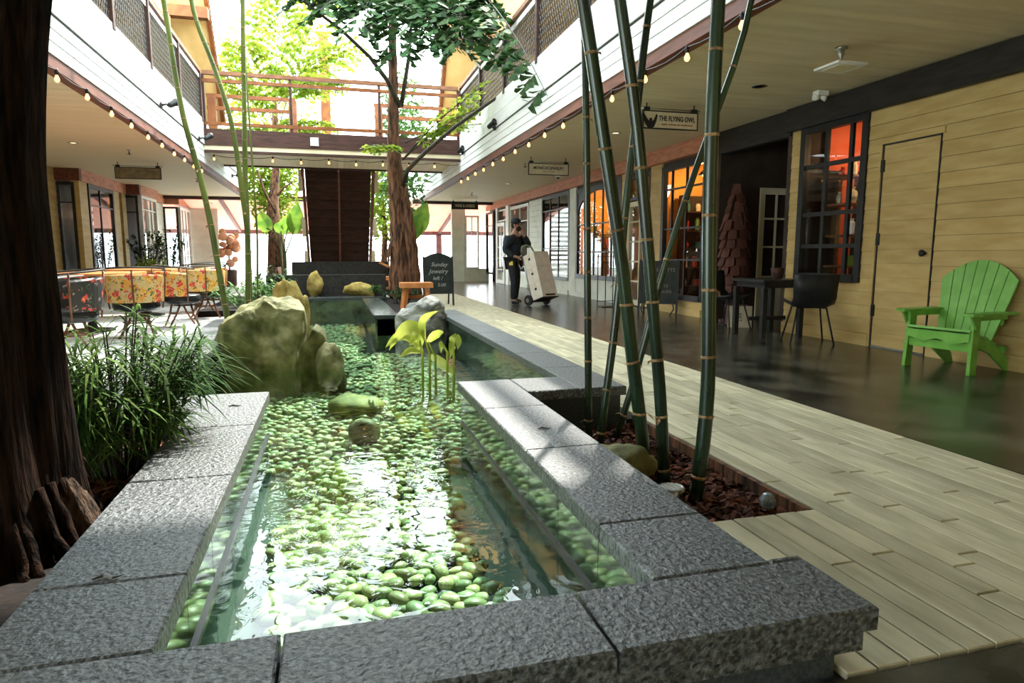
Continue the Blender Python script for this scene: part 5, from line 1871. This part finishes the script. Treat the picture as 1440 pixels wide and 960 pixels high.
# ================================================================== FURNITURE AND PEOPLE
# ---- green slatted garden chair (front faces local -y)
def adirondack():
    t = thing('garden_chair', 'green painted slatted wooden garden armchair against the cream wall', 'chair', (5.27, 4.68, 0), math.radians(-81))
    G = M_green
    for s in (-1, 1):
        b = MB(); b.bar((s * 0.295, 0.035, 0.0), (s * 0.285, 0.06, 0.52), 0.03, 0.09, (0, 1, 0)); b.build('front_leg', G, t)
        b = MB(); b.prism([(0.02, 0.27), (0.02, 0.37), (0.26, 0.32), (0.62, 0.10), (0.66, 0.0), (0.57, 0.0), (0.32, 0.17)], s * 0.262 - 0.012, s * 0.262 + 0.012, 'x'); b.build('side_rail', G, t)
        b = MB(); b.prism([(s * 0.26, -0.10), (s * 0.24, -0.06), (s * 0.25, 0.46), (s * 0.31, 0.52), (s * 0.38, 0.50), (s * 0.385, -0.02), (s * 0.35, -0.09)], 0.52, 0.542, 'z'); b.build('armrest', G, t)
        b = MB(); b.prism([(-0.06, 0.52), (0.02, 0.52), (0.02, 0.40)], s * 0.31 - 0.01, s * 0.31 + 0.01, 'x'); b.build('arm_bracket', G, t)
        b = MB(); b.bar((s * 0.29, 0.10, 0.50), (s * 0.29, 0.48, 0.50), 0.025, 0.05); b.build('arm_rail', G, t)
    # apron with wavy edge
    pts = [(-0.28, 0.36), (0.28, 0.36)]
    for q in range(13):
        x = 0.28 - 0.56 * q / 12
        pts.append((x, 0.275 + 0.018 * math.cos(q / 12 * 4 * PI)))
    b = MB(); b.prism(pts, -0.005, 0.017, 'y'); b.build('apron', G, t)
    b = MB(); b.box(-0.28, 0.02, 0.2, 0.28, 0.04, 0.275); b.build('stretcher', G, t)
    for k in range(5):
        y = -0.01 + 0.08 * k
        z = 0.375 - 0.028 * k
        b = MB(); b.obox((0, y + 0.038, z), (0.57, 0.076, 0.02), Euler((-0.32, 0, 0)).to_matrix()); b.build('seat_slat', G, t)
    # fan back
    n = 7
    bot, top, H = V((0, 0.36, 0.20)), V((0, 0.58, 0.98)), 0
    up = (top - bot).normalized()
    L_ = (top - bot).length
    nrm = V((1, 0, 0)).cross(up).normalized()
    for k in range(n):
        f = (k - (n - 1) / 2)
        w0, w1 = 0.062, 0.090
        x0, x1 = f * 0.067, f * 0.097
        hh = L_ * (1.02 - 0.019 * f * f)
        vs = []
        for (x, w, u) in ((x0, w0, 0), (x1, w1, hh)):
            for dn in (-0.009, 0.009):
                for e in (-1, 1):
                    uu = u if u == 0 else L_ * (1.02 - 0.019 * (f + e * 0.46) ** 2)
                    vs.append(bot + V((x + e * w / 2, 0, 0)) + up * uu + nrm * dn)
        tip = hh - 0.002
        for dn in (-0.009, 0.009):
            vs.append(bot + V((x1, 0, 0)) + up * tip + nrm * dn)
        b = MB()
        b.add(vs, [(0, 1, 5, 4), (2, 6, 7, 3), (0, 4, 6, 2), (1, 3, 7, 5), (0, 2, 3, 1), (4, 5, 8), (6, 9, 7), (4, 8, 9, 6), (5, 7, 9, 8)])
        b.build('back_slat', G, t)
    for u, w in ((0.32, 0.58), (0.55, 0.56)):
        c = bot + up * L_ * u + nrm * -0.022
        b = MB(); b.obox(c, (w, 0.02, 0.05), Euler((-0.28, 0, 0)).to_matrix()); b.build('back_batten', G, t)
    b = MB(); b.bar((-0.3, 0.50, 0.20), (0.3, 0.50, 0.20), 0.03, 0.06); b.build('rear_bar', G, t)


adirondack()

# ---- black cafe set in front of the red and orange window
t = thing('cafe_table', 'small square black cafe table in front of the recess', 'table', (5.45, 7.35, 0))
b = MB(); b.bbox(-0.32, -0.34, 0.70, 0.32, 0.34, 0.735, 0.005); b.build('table_top', M_black, t)
b = MB(); b.box(-0.27, -0.29, 0.63, 0.27, 0.29, 0.70); b.build('apron', M_black, t)
for sx in (-1, 1):
    for sy in (-1, 1):
        b = MB(); b.bar((sx * 0.27, sy * 0.29, 0), (sx * 0.27, sy * 0.29, 0.63), 0.06, 0.06); b.build('leg', M_black, t)
b = MB(); b.box(-0.27, -0.02, 0.2, 0.27, 0.02, 0.25); b.build('stretcher', M_black, t)


def shell_chair(label, loc, rz, group):
    t = thing('cafe_chair', label, 'chair', loc, rz, group)
    prof = [(-0.22, 0.46), (-0.15, 0.44), (0.0, 0.43), (0.15, 0.44), (0.22, 0.50), (0.27, 0.65), (0.31, 0.82)]
    vs, fs = [], []
    nx = 7
    for (y, z) in prof:
        hw = 0.23 + 0.03 * max(0, z - 0.45)
        for i in range(nx):
            u = -1 + 2 * i / (nx - 1)
            vs.append((u * hw, y - 0.05 * u * u * (z > 0.6), z + 0.05 * abs(u) ** 3 * (z < 0.6)))
    m = len(vs)
    for k in range(len(prof) - 1):
        for i in range(nx - 1):
            o = k * nx + i
            fs.append((o, o + 1, o + nx + 1, o + nx))
    b = MB(); b.add(vs, fs)
    o = b.build('seat_shell', M_black, t, smooth=True)
    md = o.modifiers.new('thick', 'SOLIDIFY'); md.thickness = 0.02
    for sx in (-1, 1):
        for sy in (-1, 1):
            b = MB(); b.cyl((sx * 0.16, sy * 0.13, 0.43), (sx * 0.24, sy * 0.23, 0.0), 0.011, n=7); b.build('leg', M_black, t, smooth=True)
    b = MB(); b.bar((-0.16, -0.13, 0.425), (0.16, 0.13, 0.425), 0.02, 0.02); b.bar((-0.16, 0.13, 0.425), (0.16, -0.13, 0.425), 0.02, 0.02); b.build('under_frame', M_black, t)


shell_chair('black moulded cafe chair near the cream flush door', (5.48, 6.62, 0), math.radians(155), 'black cafe chairs')
shell_chair('black moulded cafe chair beside the shingle tree', (5.35, 8.1, 0), math.radians(20), 'black cafe chairs')
t = thing('pot_plant_holder', 'small dark pot standing on the cafe table', 'pot', (5.5, 7.25, 0.735))
b = MB(); b.lathe([(0.05, 0), (0.07, 0.02), (0.085, 0.14), (0.08, 0.145), (0.07, 0.13)], 12); b.build('pot_body', M_dkbrown, t, smooth=True)
t = thing('display_carton', 'cream carton with dark lettering on the floor by the recess', 'box', (5.74, 8.42, 0), math.radians(-25))
b = MB(); b.box(-0.16, -0.2, 0.02, 0.16, 0.2, 0.30); b.build('carton_body', M_dkbrown, t)
b = MB(); b.box(-0.165, -0.21, 0.0, 0.165, -0.2, 0.31); b.build('front_panel', M_signb, t)
text_part('lettering', 'ART', 0.07, M_ink, t, (0.0, -0.2115, 0.15), (PI / 2, PI / 2, 0))

# ---- shingle tree
t = thing('shingle_tree', 'tall tree shaped display of overlapping red-brown shingles', 'display', (6.0, 8.95, 0))
b = MB(); b.cyl((0, 0, 0), (0, 0, 2.1), 0.035, n=8); b.build('pole', M_dkbrown, t, smooth=True)
b = MB(); b.lathe([(0.2, 0), (0.2, 0.04), (0.06, 0.05)], 14); b.build('base', M_dkbrown, t)
sh = MB(); sh.prism([(-0.055, 0), (0.055, 0), (0.07, -0.15), (0.035, -0.175), (-0.035, -0.175), (-0.07, -0.15)], -0.006, 0.006, 'y')
s0 = None
for row in range(12):
    z = 0.62 + row * 0.135
    R = 0.20 - 0.004 * row if row < 8 else 0.17 - 0.035 * (row - 7)
    n = max(4, int(2 * PI * R / 0.125))
    for k in range(n):
        a = 2 * PI * (k + 0.5 * (row % 2)) / n
        l = (R * math.cos(a), R * math.sin(a), z)
        rt = (-0.35, 0, a + PI / 2)
        if s0 is None:
            s0 = sh.build('shingle', M_shing, t)
            s0.location, s0.rotation_euler = l, rt
        else:
            inst(s0, t, l, rt)

# ---- chalkboards
def chalkboard(label, loc, rz, w, h, z0, arch, lines, easel=False):
    t = thing('chalkboard', label, 'chalkboard', loc, rz)
    rk = Euler((-0.14, 0, 0)).to_matrix()
    pts = [(-w / 2, z0), (w / 2, z0), (w / 2, z0 + h)]
    if arch:
        for q in range(1, 8):
            u = q / 8
            pts.append((w / 2 - w * u, z0 + h + arch * math.sin(PI * u)))
    pts.append((-w / 2, z0 + h))

    def tilt(o):
        o.rotation_euler = (-0.12, 0, 0)
        return o
    b = MB(); b.prism(pts, -0.012, 0.012, 'y'); tilt(b.build('slate', M_slate, t))
    fr_ = MB()
    for s in (-1, 1):
        fr_.bar((s * (w / 2 + 0.015), 0, 0.0), (s * (w / 2 + 0.015), 0, z0 + h + 0.02), 0.035, 0.035)
    fr_.bar((-w / 2, 0, z0 - 0.015), (w / 2, 0, z0 - 0.015), 0.03, 0.03)
    tilt(fr_.build('front_frame', M_black, t))
    if easel:
        for s in (-1, 1):
            b = MB(); b.tube([(s * w * 0.42, -0.02, z0), (s * w * 0.45, -0.03, z0 * 0.5), (s * w * 0.36, -0.1, 0.0)], 0.012, 6); b.build('curled_foot', M_black, t, smooth=True)
    for s in (-1, 1):
        b = MB(); b.bar((s * w * 0.45, 0.12 * (z0 + h), z0 + h - 0.02), (s * w * 0.47, 0.42, 0.0), 0.03, 0.03); b.build('rear_leg', M_black, t)
    for txt, sz, x, z, m, shr in lines:
        o = text_part('chalk_lettering', txt, sz, m, t, (x, -0.0145 * math.cos(0.12) + math.tan(0.12) * z, z), (PI / 2 - 0.12, 0, 0), ext=0.001, shear=shr)
        o.location = Matrix.Rotation(-0.12, 3, 'X') @ V((x, -0.0145, z))
    return t


chalkboard('arched black chalkboard with white chalk writing beside the stool', (2.12, 13.45, 0), 0.0, 0.56, 0.72, 0.27, 0.09,
           [('Sunday', 0.12, 0.02, 0.84, M_chalk, 0.3), ('Jewelry', 0.13, 0.0, 0.70, M_chalk, 0.3), ('left /', 0.11, -0.02, 0.56, M_chalk, 0.3), ('5:00', 0.10, 0.06, 0.42, M_chalk, 0.2)])
chalkboard('tall dim chalkboard on curled feet in front of the shop window', (5.45, 10.35, 0), math.radians(-35), 0.62, 0.72, 0.22, 0.0,
           [('CARDS : GIFTS', 0.085, 0.0, 0.78, M_chalkd, 0), ('- - - - - -', 0.07, 0.0, 0.62, M_chalkd, 0), ('+ CRAFTS', 0.075, 0.0, 0.50, M_chalkd, 0), ('WORKSHOPS', 0.075, 0.0, 0.40, M_chalkd, 0)], True)

# ---- wooden stools near the palm
def plank_stool(label, loc, w, d, h, rz=0.0, group=None):
    t = thing('plank_stool', label, 'stool', loc, rz, group)
    b = MB(); b.bbox(-w / 2, -d / 2, h - 0.09, w / 2, d / 2, h, 0.008); b.build('seat', M_table, t)
    for sx in (-1, 1):
        for sy in (-1, 1):
            b = MB(); b.bar((sx * (w / 2 - 0.05), sy * (d / 2 - 0.06), 0), (sx * (w / 2 - 0.1), sy * (d / 2 - 0.08), h - 0.09), 0.09, 0.07); b.build('leg', M_table, t)
    b = MB(); b.bar((-w / 2 + 0.08, 0, h * 0.45), (w / 2 - 0.08, 0, h * 0.45), 0.04, 0.06); b.build('stretcher', M_table, t)


plank_stool('thick orange wooden stool at the end of the pond coping', (1.42, 11.6, 0.1), 0.56, 0.34, 0.46)
plank_stool('small wooden stool beyond the palm shrubs', (1.25, 16.2, 0.0), 0.42, 0.34, 0.52)
t = thing('tilted_table', 'tilted wooden table top leaning behind the palm', 'table', (1.45, 17.6, 0))
b = MB(); b.obox((0, 0, 0.72), (0.5, 0.7, 0.05), Euler((0, 0.45, 0)).to_matrix()); b.build('table_top', M_table, t)
b = MB(); b.cyl((0, 0, 0), (0, 0, 0.7), 0.03, n=8); b.build('pedestal', M_black, t, smooth=True)
b = MB(); b.lathe([(0.22, 0), (0.22, 0.02), (0.04, 0.05)], 14); b.build('base', M_black, t)

# ---- wire rack in front of the arched window
t = thing('wire_rack', 'slender black wire rack in front of the arched window', 'rack', (5.35, 12.2, 0))
for k, x in enumerate((-0.25, -0.08, 0.08, 0.25)):
    b = MB(); b.cyl((x, 0, 0), (x, 0, 1.25 if k in (1, 2) else 1.05), 0.009, n=6); b.build('upright', M_black, t, smooth=True)
for z in (0.12, 1.0):
    b = MB(); b.bar((-0.25, 0, z), (0.25, 0, z), 0.012, 0.012); b.build('cross_bar', M_black, t)
b = MB(); b.box(-0.2, -0.12, 0.0, 0.2, 0.12, 0.02); b.build('foot_plate', M_black, t)

# ---- floral barrel chairs and dining tables
def barrel_chair(label, loc, rz, fabric):
    t = thing('barrel_chair', label, 'chair', loc, rz, 'floral dining chairs')
    b = MB(); b.lathe([(0.20, 0.33), (0.255, 0.345), (0.27, 0.38), (0.27, 0.44), (0.25, 0.465), (0.1, 0.475)], 20); b.build('seat', M_blackg, t, smooth=True)
    R0, R1, n = 0.275, 0.315, 18
    a0, a1 = math.radians(-10), math.radians(190)
    vs, fs = [], []
    for i in range(n + 1):
        a = a0 + (a1 - a0) * i / n
        c, s = math.cos(a), math.sin(a)
        zt = 0.78 + 0.03 * math.sin(PI * i / n)
        for (R, z) in ((R0, 0.45), (R1, 0.45), (R1 + 0.02, zt - 0.02), (R1, zt), (R0 + 0.02, zt), (R0 + 0.01, zt - 0.03)):
            vs.append((R * c, R * s, z))
    for i in range(n):
        for k in range(6):
            k2 = (k + 1) % 6
            fs.append((6 * i + k, 6 * i + k2, 6 * (i + 1) + k2, 6 * (i + 1) + k))
    fs += [tuple(range(6)), tuple(6 * n + k for k in reversed(range(6)))]
    b = MB(); b.add(vs, fs); b.build('backrest', fabric, t, smooth=False)
    pts = []
    for i in range(n + 1):
        a = math.radians(-25) + math.radians(230) * i / n
        pts.append((0.35 * math.cos(a), 0.35 * math.sin(a), 0.84 + 0.05 * math.sin(PI * i / n)))
    b = MB(); b.tube(pts, 0.012, 7); b.build('hoop_rail', M_wire, t, smooth=True)
    for a in (-8, 90, 188):
        a = math.radians(a)
        b = MB(); b.tube([(0.30 * math.cos(a), 0.30 * math.sin(a), 0.36), (0.335 * math.cos(a), 0.335 * math.sin(a), 0.6), (0.35 * math.cos(a), 0.35 * math.sin(a), 0.86)], 0.011, 6); b.build('upright', M_rattan, t, smooth=True)
    for k in range(4):
        a = PI / 4 + k * PI / 2
        b = MB(); b.tube([(0.12 * math.cos(a + 0.6), 0.12 * math.sin(a + 0.6), 0.35), (0.17 * math.cos(a + 0.2), 0.17 * math.sin(a + 0.2), 0.18), (0.28 * math.cos(a), 0.28 * math.sin(a), 0)], [0.016, 0.014, 0.014], 7); b.build('leg', M_rattan, t, smooth=True)
    b = MB(); b.tube([(0.16 * math.cos(2 * PI * k / 12), 0.16 * math.sin(2 * PI * k / 12), 0.19) for k in range(13)], 0.009, 6); b.build('leg_ring', M_rattan, t, smooth=True)
    return t


barrel_chair('dining chair in dark floral fabric nearest the old trunk', (-2.72, 8.0, 0), math.radians(-60), M_floralk)
barrel_chair('dining chair with big red rose on its pale floral back', (-2.42, 9.35, 0), math.radians(-170), M_floral)
barrel_chair('dining chair in floral fabric turned sideways at the orange table', (-2.15, 10.6, 0), math.radians(110), M_floral)
barrel_chair('dining chair in floral fabric behind the slanting bamboo culm', (-2.05, 11.9, 0), math.radians(-165), M_floral)
barrel_chair('farthest dining chair in floral fabric near the leafy shrub', (-2.25, 13.6, 0), math.radians(-150), M_floral)
barrel_chair('dining chair in floral fabric across the orange table', (-4.15, 9.9, 0), math.radians(-20), M_floral)


def dining_table(label, loc, w, d, m):
    t = thing('dining_table', label, 'table', loc)
    b = MB(); b.bbox(-w / 2, -d / 2, 0.74, w / 2, d / 2, 0.80, 0.006); b.build('table_top', m, t)
    b = MB(); b.lathe([(0.28, 0), (0.28, 0.025), (0.07, 0.05), (0.05, 0.12), (0.05, 0.74)], 14); b.build('pedestal', M_black, t, smooth=False)


dining_table('orange wooden dining table between the floral chairs', (-3.2, 10.2, 0), 1.1, 1.4, M_table)
dining_table('orange wooden dining table near the leafy shrub', (-3.1, 12.6, 0), 1.1, 1.2, M_table)
dining_table('grey topped dining table beside the old trunk', (-3.3, 8.7, 0), 0.8, 0.8, M_steel)
dining_table('dark dining table at the far end of the terrace', (-2.9, 15.0, 0), 1.0, 1.0, M_copedk)
# flowers by the far terrace door
t = thing('flower_arrangement', 'tall arrangement of pale orange flowers by the far terrace door', 'flowers', (-3.2, 23.2, 0))
b = MB(); b.lathe([(0.16, 0), (0.2, 0.05), (0.24, 0.5), (0.2, 0.55)], 14); b.build('pot', M_dkbrown, t, smooth=True)
fm = mat('salmon_flower', (0.75, 0.30, 0.16), (0.85, 0.45, 0.28), scale=9, rough=0.7, rand=0.15, bump=0.8, bscale=20)
r = random.Random(3)
for k in range(26):
    b = MB(); b.ball((0, 0, 0), 1, 8, 6); o = b.build('flower', fm, t, smooth=True)
    o.location = (r.uniform(-.28, .28), r.uniform(-.25, .25), r.uniform(0.75, 1.75)); s = r.uniform(0.09, 0.15); o.scale = (s, s, s)
b = MB(); b.cyl((0, 0, 0.5), (0, 0, 1.6), 0.03, n=6); b.build('stem', M_stem, t)

# ---- delivery man
def skin_mesh(name, verts, edges, rad, m, parent, sub=2, root=0):
    me = bpy.data.meshes.new(name)
    me.from_pydata(verts, edges, [])
    o = bpy.data.objects.new(name, me)
    COL.objects.link(o)
    sk = o.modifiers.new('skin', 'SKIN')
    sk.use_smooth_shade = True
    ss = o.modifiers.new('sub', 'SUBSURF')
    ss.levels = ss.render_levels = sub
    for i, v in enumerate(me.skin_vertices[0].data):
        r_ = rad[i]
        v.radius = r_ if isinstance(r_, tuple) else (r_, r_)
        v.use_root = (i == root)
    bpy.context.view_layer.update()
    dg = bpy.context.evaluated_depsgraph_get()
    nm = bpy.data.meshes.new_from_object(o.evaluated_get(dg))
    bpy.data.objects.remove(o)
    nm.name = name
    nm.materials.clear()
    nm.materials.append(m)
    nm.polygons.foreach_set('use_smooth', [True] * len(nm.polygons))
    o = bpy.data.objects.new(name, nm)
    COL.objects.link(o)
    o.parent = parent
    return o


man = thing('person', 'bearded man in dark cap and jacket holding a hand to his mouth', 'person', (3.70, 13.42, 0), math.radians(-38))
J = {'pel': (0, 0, 0.93), 'wst': (0.0, 0, 1.08), 'chs': (0.015, 0, 1.30), 'nk0': (0.02, 0, 1.46), 'nk1': (0.045, 0, 1.53), 'hd0': (0.065, 0, 1.60), 'hd1': (0.06, 0, 1.69),
     'ls': (0.01, 0.17, 1.41), 'le': (0.25, 0.30, 1.22), 'lw': (0.20, 0.10, 1.43), 'lh': (0.165, 0.05, 1.50),
     'rs': (0.01, -0.17, 1.41), 're': (-0.10, -0.27, 1.14), 'rw': (0.12, -0.25, 1.00), 'rh': (0.19, -0.23, 0.99),
     'lk0': (0.0, 0.095, 0.88), 'lk': (0.03, 0.11, 0.50), 'la': (-0.02, 0.11, 0.09), 'lt': (0.14, 0.12, 0.035),
     'rk0': (0.0, -0.095, 0.88), 'rk': (0.06, -0.10, 0.50), 'ra': (0.04, -0.10, 0.09), 'rt': (0.20, -0.12, 0.035)}
R_ = {'pel': 0.125, 'wst': 0.115, 'chs': (0.15, 0.11), 'nk0': 0.07, 'nk1': 0.052, 'hd0': 0.075, 'hd1': 0.085, 'ls': 0.06, 'le': 0.044, 'lw': 0.028, 'lh': 0.034,
      'rs': 0.06, 're': 0.044, 'rw': 0.028, 'rh': 0.034, 'lk0': 0.085, 'lk': 0.056, 'la': 0.04, 'lt': 0.032, 'rk0': 0.085, 'rk': 0.056, 'ra': 0.04, 'rt': 0.032}
ED = [('pel', 'wst'), ('wst', 'chs'), ('chs', 'nk0'), ('nk0', 'nk1'), ('nk1', 'hd0'), ('hd0', 'hd1'), ('nk0', 'ls'), ('ls', 'le'), ('le', 'lw'), ('lw', 'lh'),
      ('nk0', 'rs'), ('rs', 're'), ('re', 'rw'), ('rw', 'rh'), ('pel', 'lk0'), ('lk0', 'lk'), ('lk', 'la'), ('la', 'lt'), ('pel', 'rk0'), ('rk0', 'rk'), ('rk', 'ra'), ('ra', 'rt')]
nm_ = list(J)
vv = [J[k] for k in nm_]
rr = [R_[k] for k in nm_]
ee = [(nm_.index(a), nm_.index(c)) for a, c in ED]
for hand, fw, side in (('lh', V((-0.10, -0.25, 0.9)), V((0.9, 0.1, 0.1))), ('rh', V((0.85, 0.1, -0.45)), V((0.1, 0.95, 0.1)))):
    h = V(J[hand]); fw = fw.normalized()
    hi = nm_.index(hand)
    for k in range(4):
        off = side * (0.02 * (k - 1.5))
        ln = (0.065, 0.078, 0.074, 0.058)[k]
        i0 = len(vv)
        p1 = h + off + fw * 0.035
        p2 = p1 + fw * ln * 0.5
        p3 = p2 + (fw * 0.6 + V((-0.35, 0, 0.1 if hand == 'lh' else -0.6))) * ln * 0.5
        vv += [tuple(p1), tuple(p2), tuple(p3)]; rr += [0.011, 0.0095, 0.008]
        ee += [(hi, i0), (i0, i0 + 1), (i0 + 1, i0 + 2)]
    i0 = len(vv)
    p1 = h + side * 0.04 + fw * 0.005
    p2 = p1 + side * 0.018 + fw * 0.035
    vv += [tuple(p1), tuple(p2)]; rr += [0.013, 0.010]
    ee += [(hi, i0), (i0, i0 + 1)]
skin_mesh('body', vv, ee, rr, M_skin, man, 2, 0)


def part_skin(name, keys, edges, grow, m, extra=None, sub=2):
    ks = list(keys)
    rad = []
    for k in ks:
        r_ = R_[k]
        g = grow.get(k, grow['*'])
        rad.append((r_[0] + g, r_[1] + g) if isinstance(r_, tuple) else r_ + g)
    vs = [J[k] for k in ks]
    es = [(ks.index(a), ks.index(c)) for a, c in edges]
    return skin_mesh(name, vs, es, rad, m, man, sub, 0)


part_skin('jacket', ['pel', 'wst', 'chs', 'nk0', 'ls', 'le', 'lw', 'rs', 're', 'rw'], [e for e in ED[:13] if e in (('pel', 'wst'), ('wst', 'chs'), ('chs', 'nk0'), ('nk0', 'ls'), ('ls', 'le'), ('le', 'lw'), ('nk0', 'rs'), ('rs', 're'), ('re', 'rw'))],
          {'*': 0.028, 'pel': 0.035, 'wst': 0.045, 'chs': 0.04, 'nk0': 0.032, 'ls': 0.03, 'rs': 0.03}, M_navy)
part_skin('trousers', ['pel', 'lk0', 'lk', 'la', 'rk0', 'rk', 'ra'], [('pel', 'lk0'), ('lk0', 'lk'), ('lk', 'la'), ('pel', 'rk0'), ('rk0', 'rk'), ('rk', 'ra')], {'*': 0.03, 'la': 0.032, 'ra': 0.032, 'pel': 0.025}, M_trou)
for s, a, c in (('l', 'la', 'lt'), ('r', 'ra', 'rt')):
    A, C_ = V(J[a]), V(J[c])
    skin_mesh('shoe', [(A.x - 0.05, A.y, 0.055), (A.x + 0.02, A.y, 0.06), tuple(C_ + V((0, 0, 0.012)))], [(0, 1), (1, 2)], [(0.045, 0.05), (0.05, 0.055), (0.045, 0.038)], M_black, man, 2, 0)
hc = V((0.06, 0, 1.66))
b = MB(); b.lathe([(0.103, 0.0), (0.106, 0.03), (0.096, 0.07), (0.06, 0.10), (0.01, 0.108)], 18, hc + V((-0.005, 0, 0.03))); b.build('cap', M_navy, man, smooth=True)
b = MB(); b.prism([(hc.x + 0.06, -0.085), (hc.x + 0.14, -0.075), (hc.x + 0.185, -0.03), (hc.x + 0.185, 0.03), (hc.x + 0.14, 0.075), (hc.x + 0.06, 0.085)], hc.z + 0.03, hc.z + 0.042, 'z'); b.build('cap_brim', M_navy, man)
b = MB(); b.ball(hc + V((0.036, 0, -0.083)), 0.066, 12, 8, (1.05, 0.95, 0.95)); b.build('beard', M_hair, man, smooth=True)
b = MB(); b.ball(hc + V((-0.03, 0, -0.01)), 0.088, 12, 8, (0.9, 1.02, 0.9)); b.build('hair', M_hair, man, smooth=True)
b = MB(); b.ball(hc + V((0.098, 0, -0.02)), 0.02, 8, 6, (1.1, 0.7, 1.2)); b.build('nose', M_skin, man, smooth=True)
for s in (-1, 1):
    b = MB(); b.ball(hc + V((0.082, s * 0.033, 0.008)), 0.011, 8, 6); b.build('eye', M_hair, man, smooth=True)
    b = MB(); b.ball(hc + V((0.0, s * 0.09, -0.02)), 0.026, 8, 6, (0.8, 0.4, 1.2)); b.build('ear', M_skin, man, smooth=True)
b = MB(); b.box(-0.02, -0.19, 0.82, 0.06, -0.165, 0.90); b.build('yellow_patch', mat('yellow_patch', (0.6, 0.45, 0.08), rough=0.6), man)

# ---- hand truck with three cartons
TR = V((4.12, 12.95, 0))
TRZ = math.radians(24)
TILT = math.radians(19)
ht = thing('hand_truck', 'two wheeled hand truck with looped handles in front of the man', 'hand truck', TR, TRZ)
rx = Matrix.Rotation(-TILT, 3, 'X')


def tp(x, y, z):
    return rx @ V((x, y, z)) + V((0, 0.0, 0.11))


for s in (-1, 1):
    b = MB(); b.tube([tp(s * 0.17, 0.03, -0.02), tp(s * 0.17, 0.03, 0.5), tp(s * 0.17, 0.03, 1.05)], 0.016, 8); b.build('frame_rail', M_steel, ht, smooth=True)
    b = MB(); b.lathe([(0.02, -0.03), (0.08, -0.028), (0.11, -0.02), (0.11, 0.02), (0.08, 0.028), (0.02, 0.03)], 20, (s * 0.245, 0.05, 0.11), Euler((0, PI / 2, 0)).to_matrix())
    w_ = b.build('wheel', M_black, ht, smooth=False)
    b = MB(); b.lathe([(0.045, -0.034), (0.05, 0.034)], 12, (s * 0.245, 0.05, 0.11), Euler((0, PI / 2, 0)).to_matrix()); b.build('hub', M_steel, w_)
    b = MB(); b.tube([tp(s * 0.17, 0.03, 0.75), tp(s * 0.18, 0.15, 0.72), tp(s * 0.18, 0.19, 0.85), tp(s * 0.18, 0.15, 0.98), tp(s * 0.17, 0.03, 0.98)], 0.014, 8); b.build('handle_loop', M_steel, ht, smooth=True)
b = MB(); b.tube([tp(-0.17, 0.03, 1.05), tp(-0.13, 0.03, 1.16), tp(0.0, 0.03, 1.20), tp(0.13, 0.03, 1.16), tp(0.17, 0.03, 1.05)], 0.02, 8); b.build('top_grip', mat('pale_green_grip', (0.22, 0.30, 0.18), rough=0.5), ht, smooth=True)
for z in (0.2, 0.5, 0.8):
    b = MB(); b.bar(tp(-0.17, 0.03, z), tp(0.17, 0.03, z), 0.03, 0.03); b.build('cross_strap', M_steel, ht)
b = MB(); b.cyl((-0.24, 0.05, 0.11), (0.24, 0.05, 0.11), 0.012, n=8); b.build('axle', M_black, ht)
b = MB()
c = tp(0, -0.17, -0.03); b.obox(c, (0.44, 0.40, 0.015), rx); b.build('toe_plate', M_black, ht)
RZ3 = Matrix.Rotation(TRZ, 3, 'Z')
for k, (lab, hh) in enumerate((('white carton at the bottom of the stack on the hand truck', 0.33), ('white carton in the middle of the stack on the hand truck', 0.31), ('topmost white carton on the hand truck', 0.31))):
    z0 = -0.02 + (0, 0.332, 0.644)[k]
    p = TR + RZ3 @ tp(0, -0.19, z0)
    t = thing('carton', lab, 'box', p, group='cartons on the hand truck')
    t.rotation_euler = (RZ3 @ rx).to_euler()
    b = MB(); b.box(-0.2, -0.17, 0.0, 0.2, 0.17, hh - 0.002); b.build('carton_body', M_card, t)
    b = MB(); b.box(-0.202, -0.025, hh - 0.09, 0.202, 0.025, hh); b.build('packing_tape', M_signb, t)
    b = MB(); b.box(-0.2025, -0.03, hh * 0.55, -0.2, 0.03, hh * 0.7); b.build('hand_hole', M_ink, t)
    if k == 0:
        b = MB(); b.box(-0.12, -0.1725, 0.02, 0.14, -0.17, 0.055); b.build('printed_strip', M_ink, t)
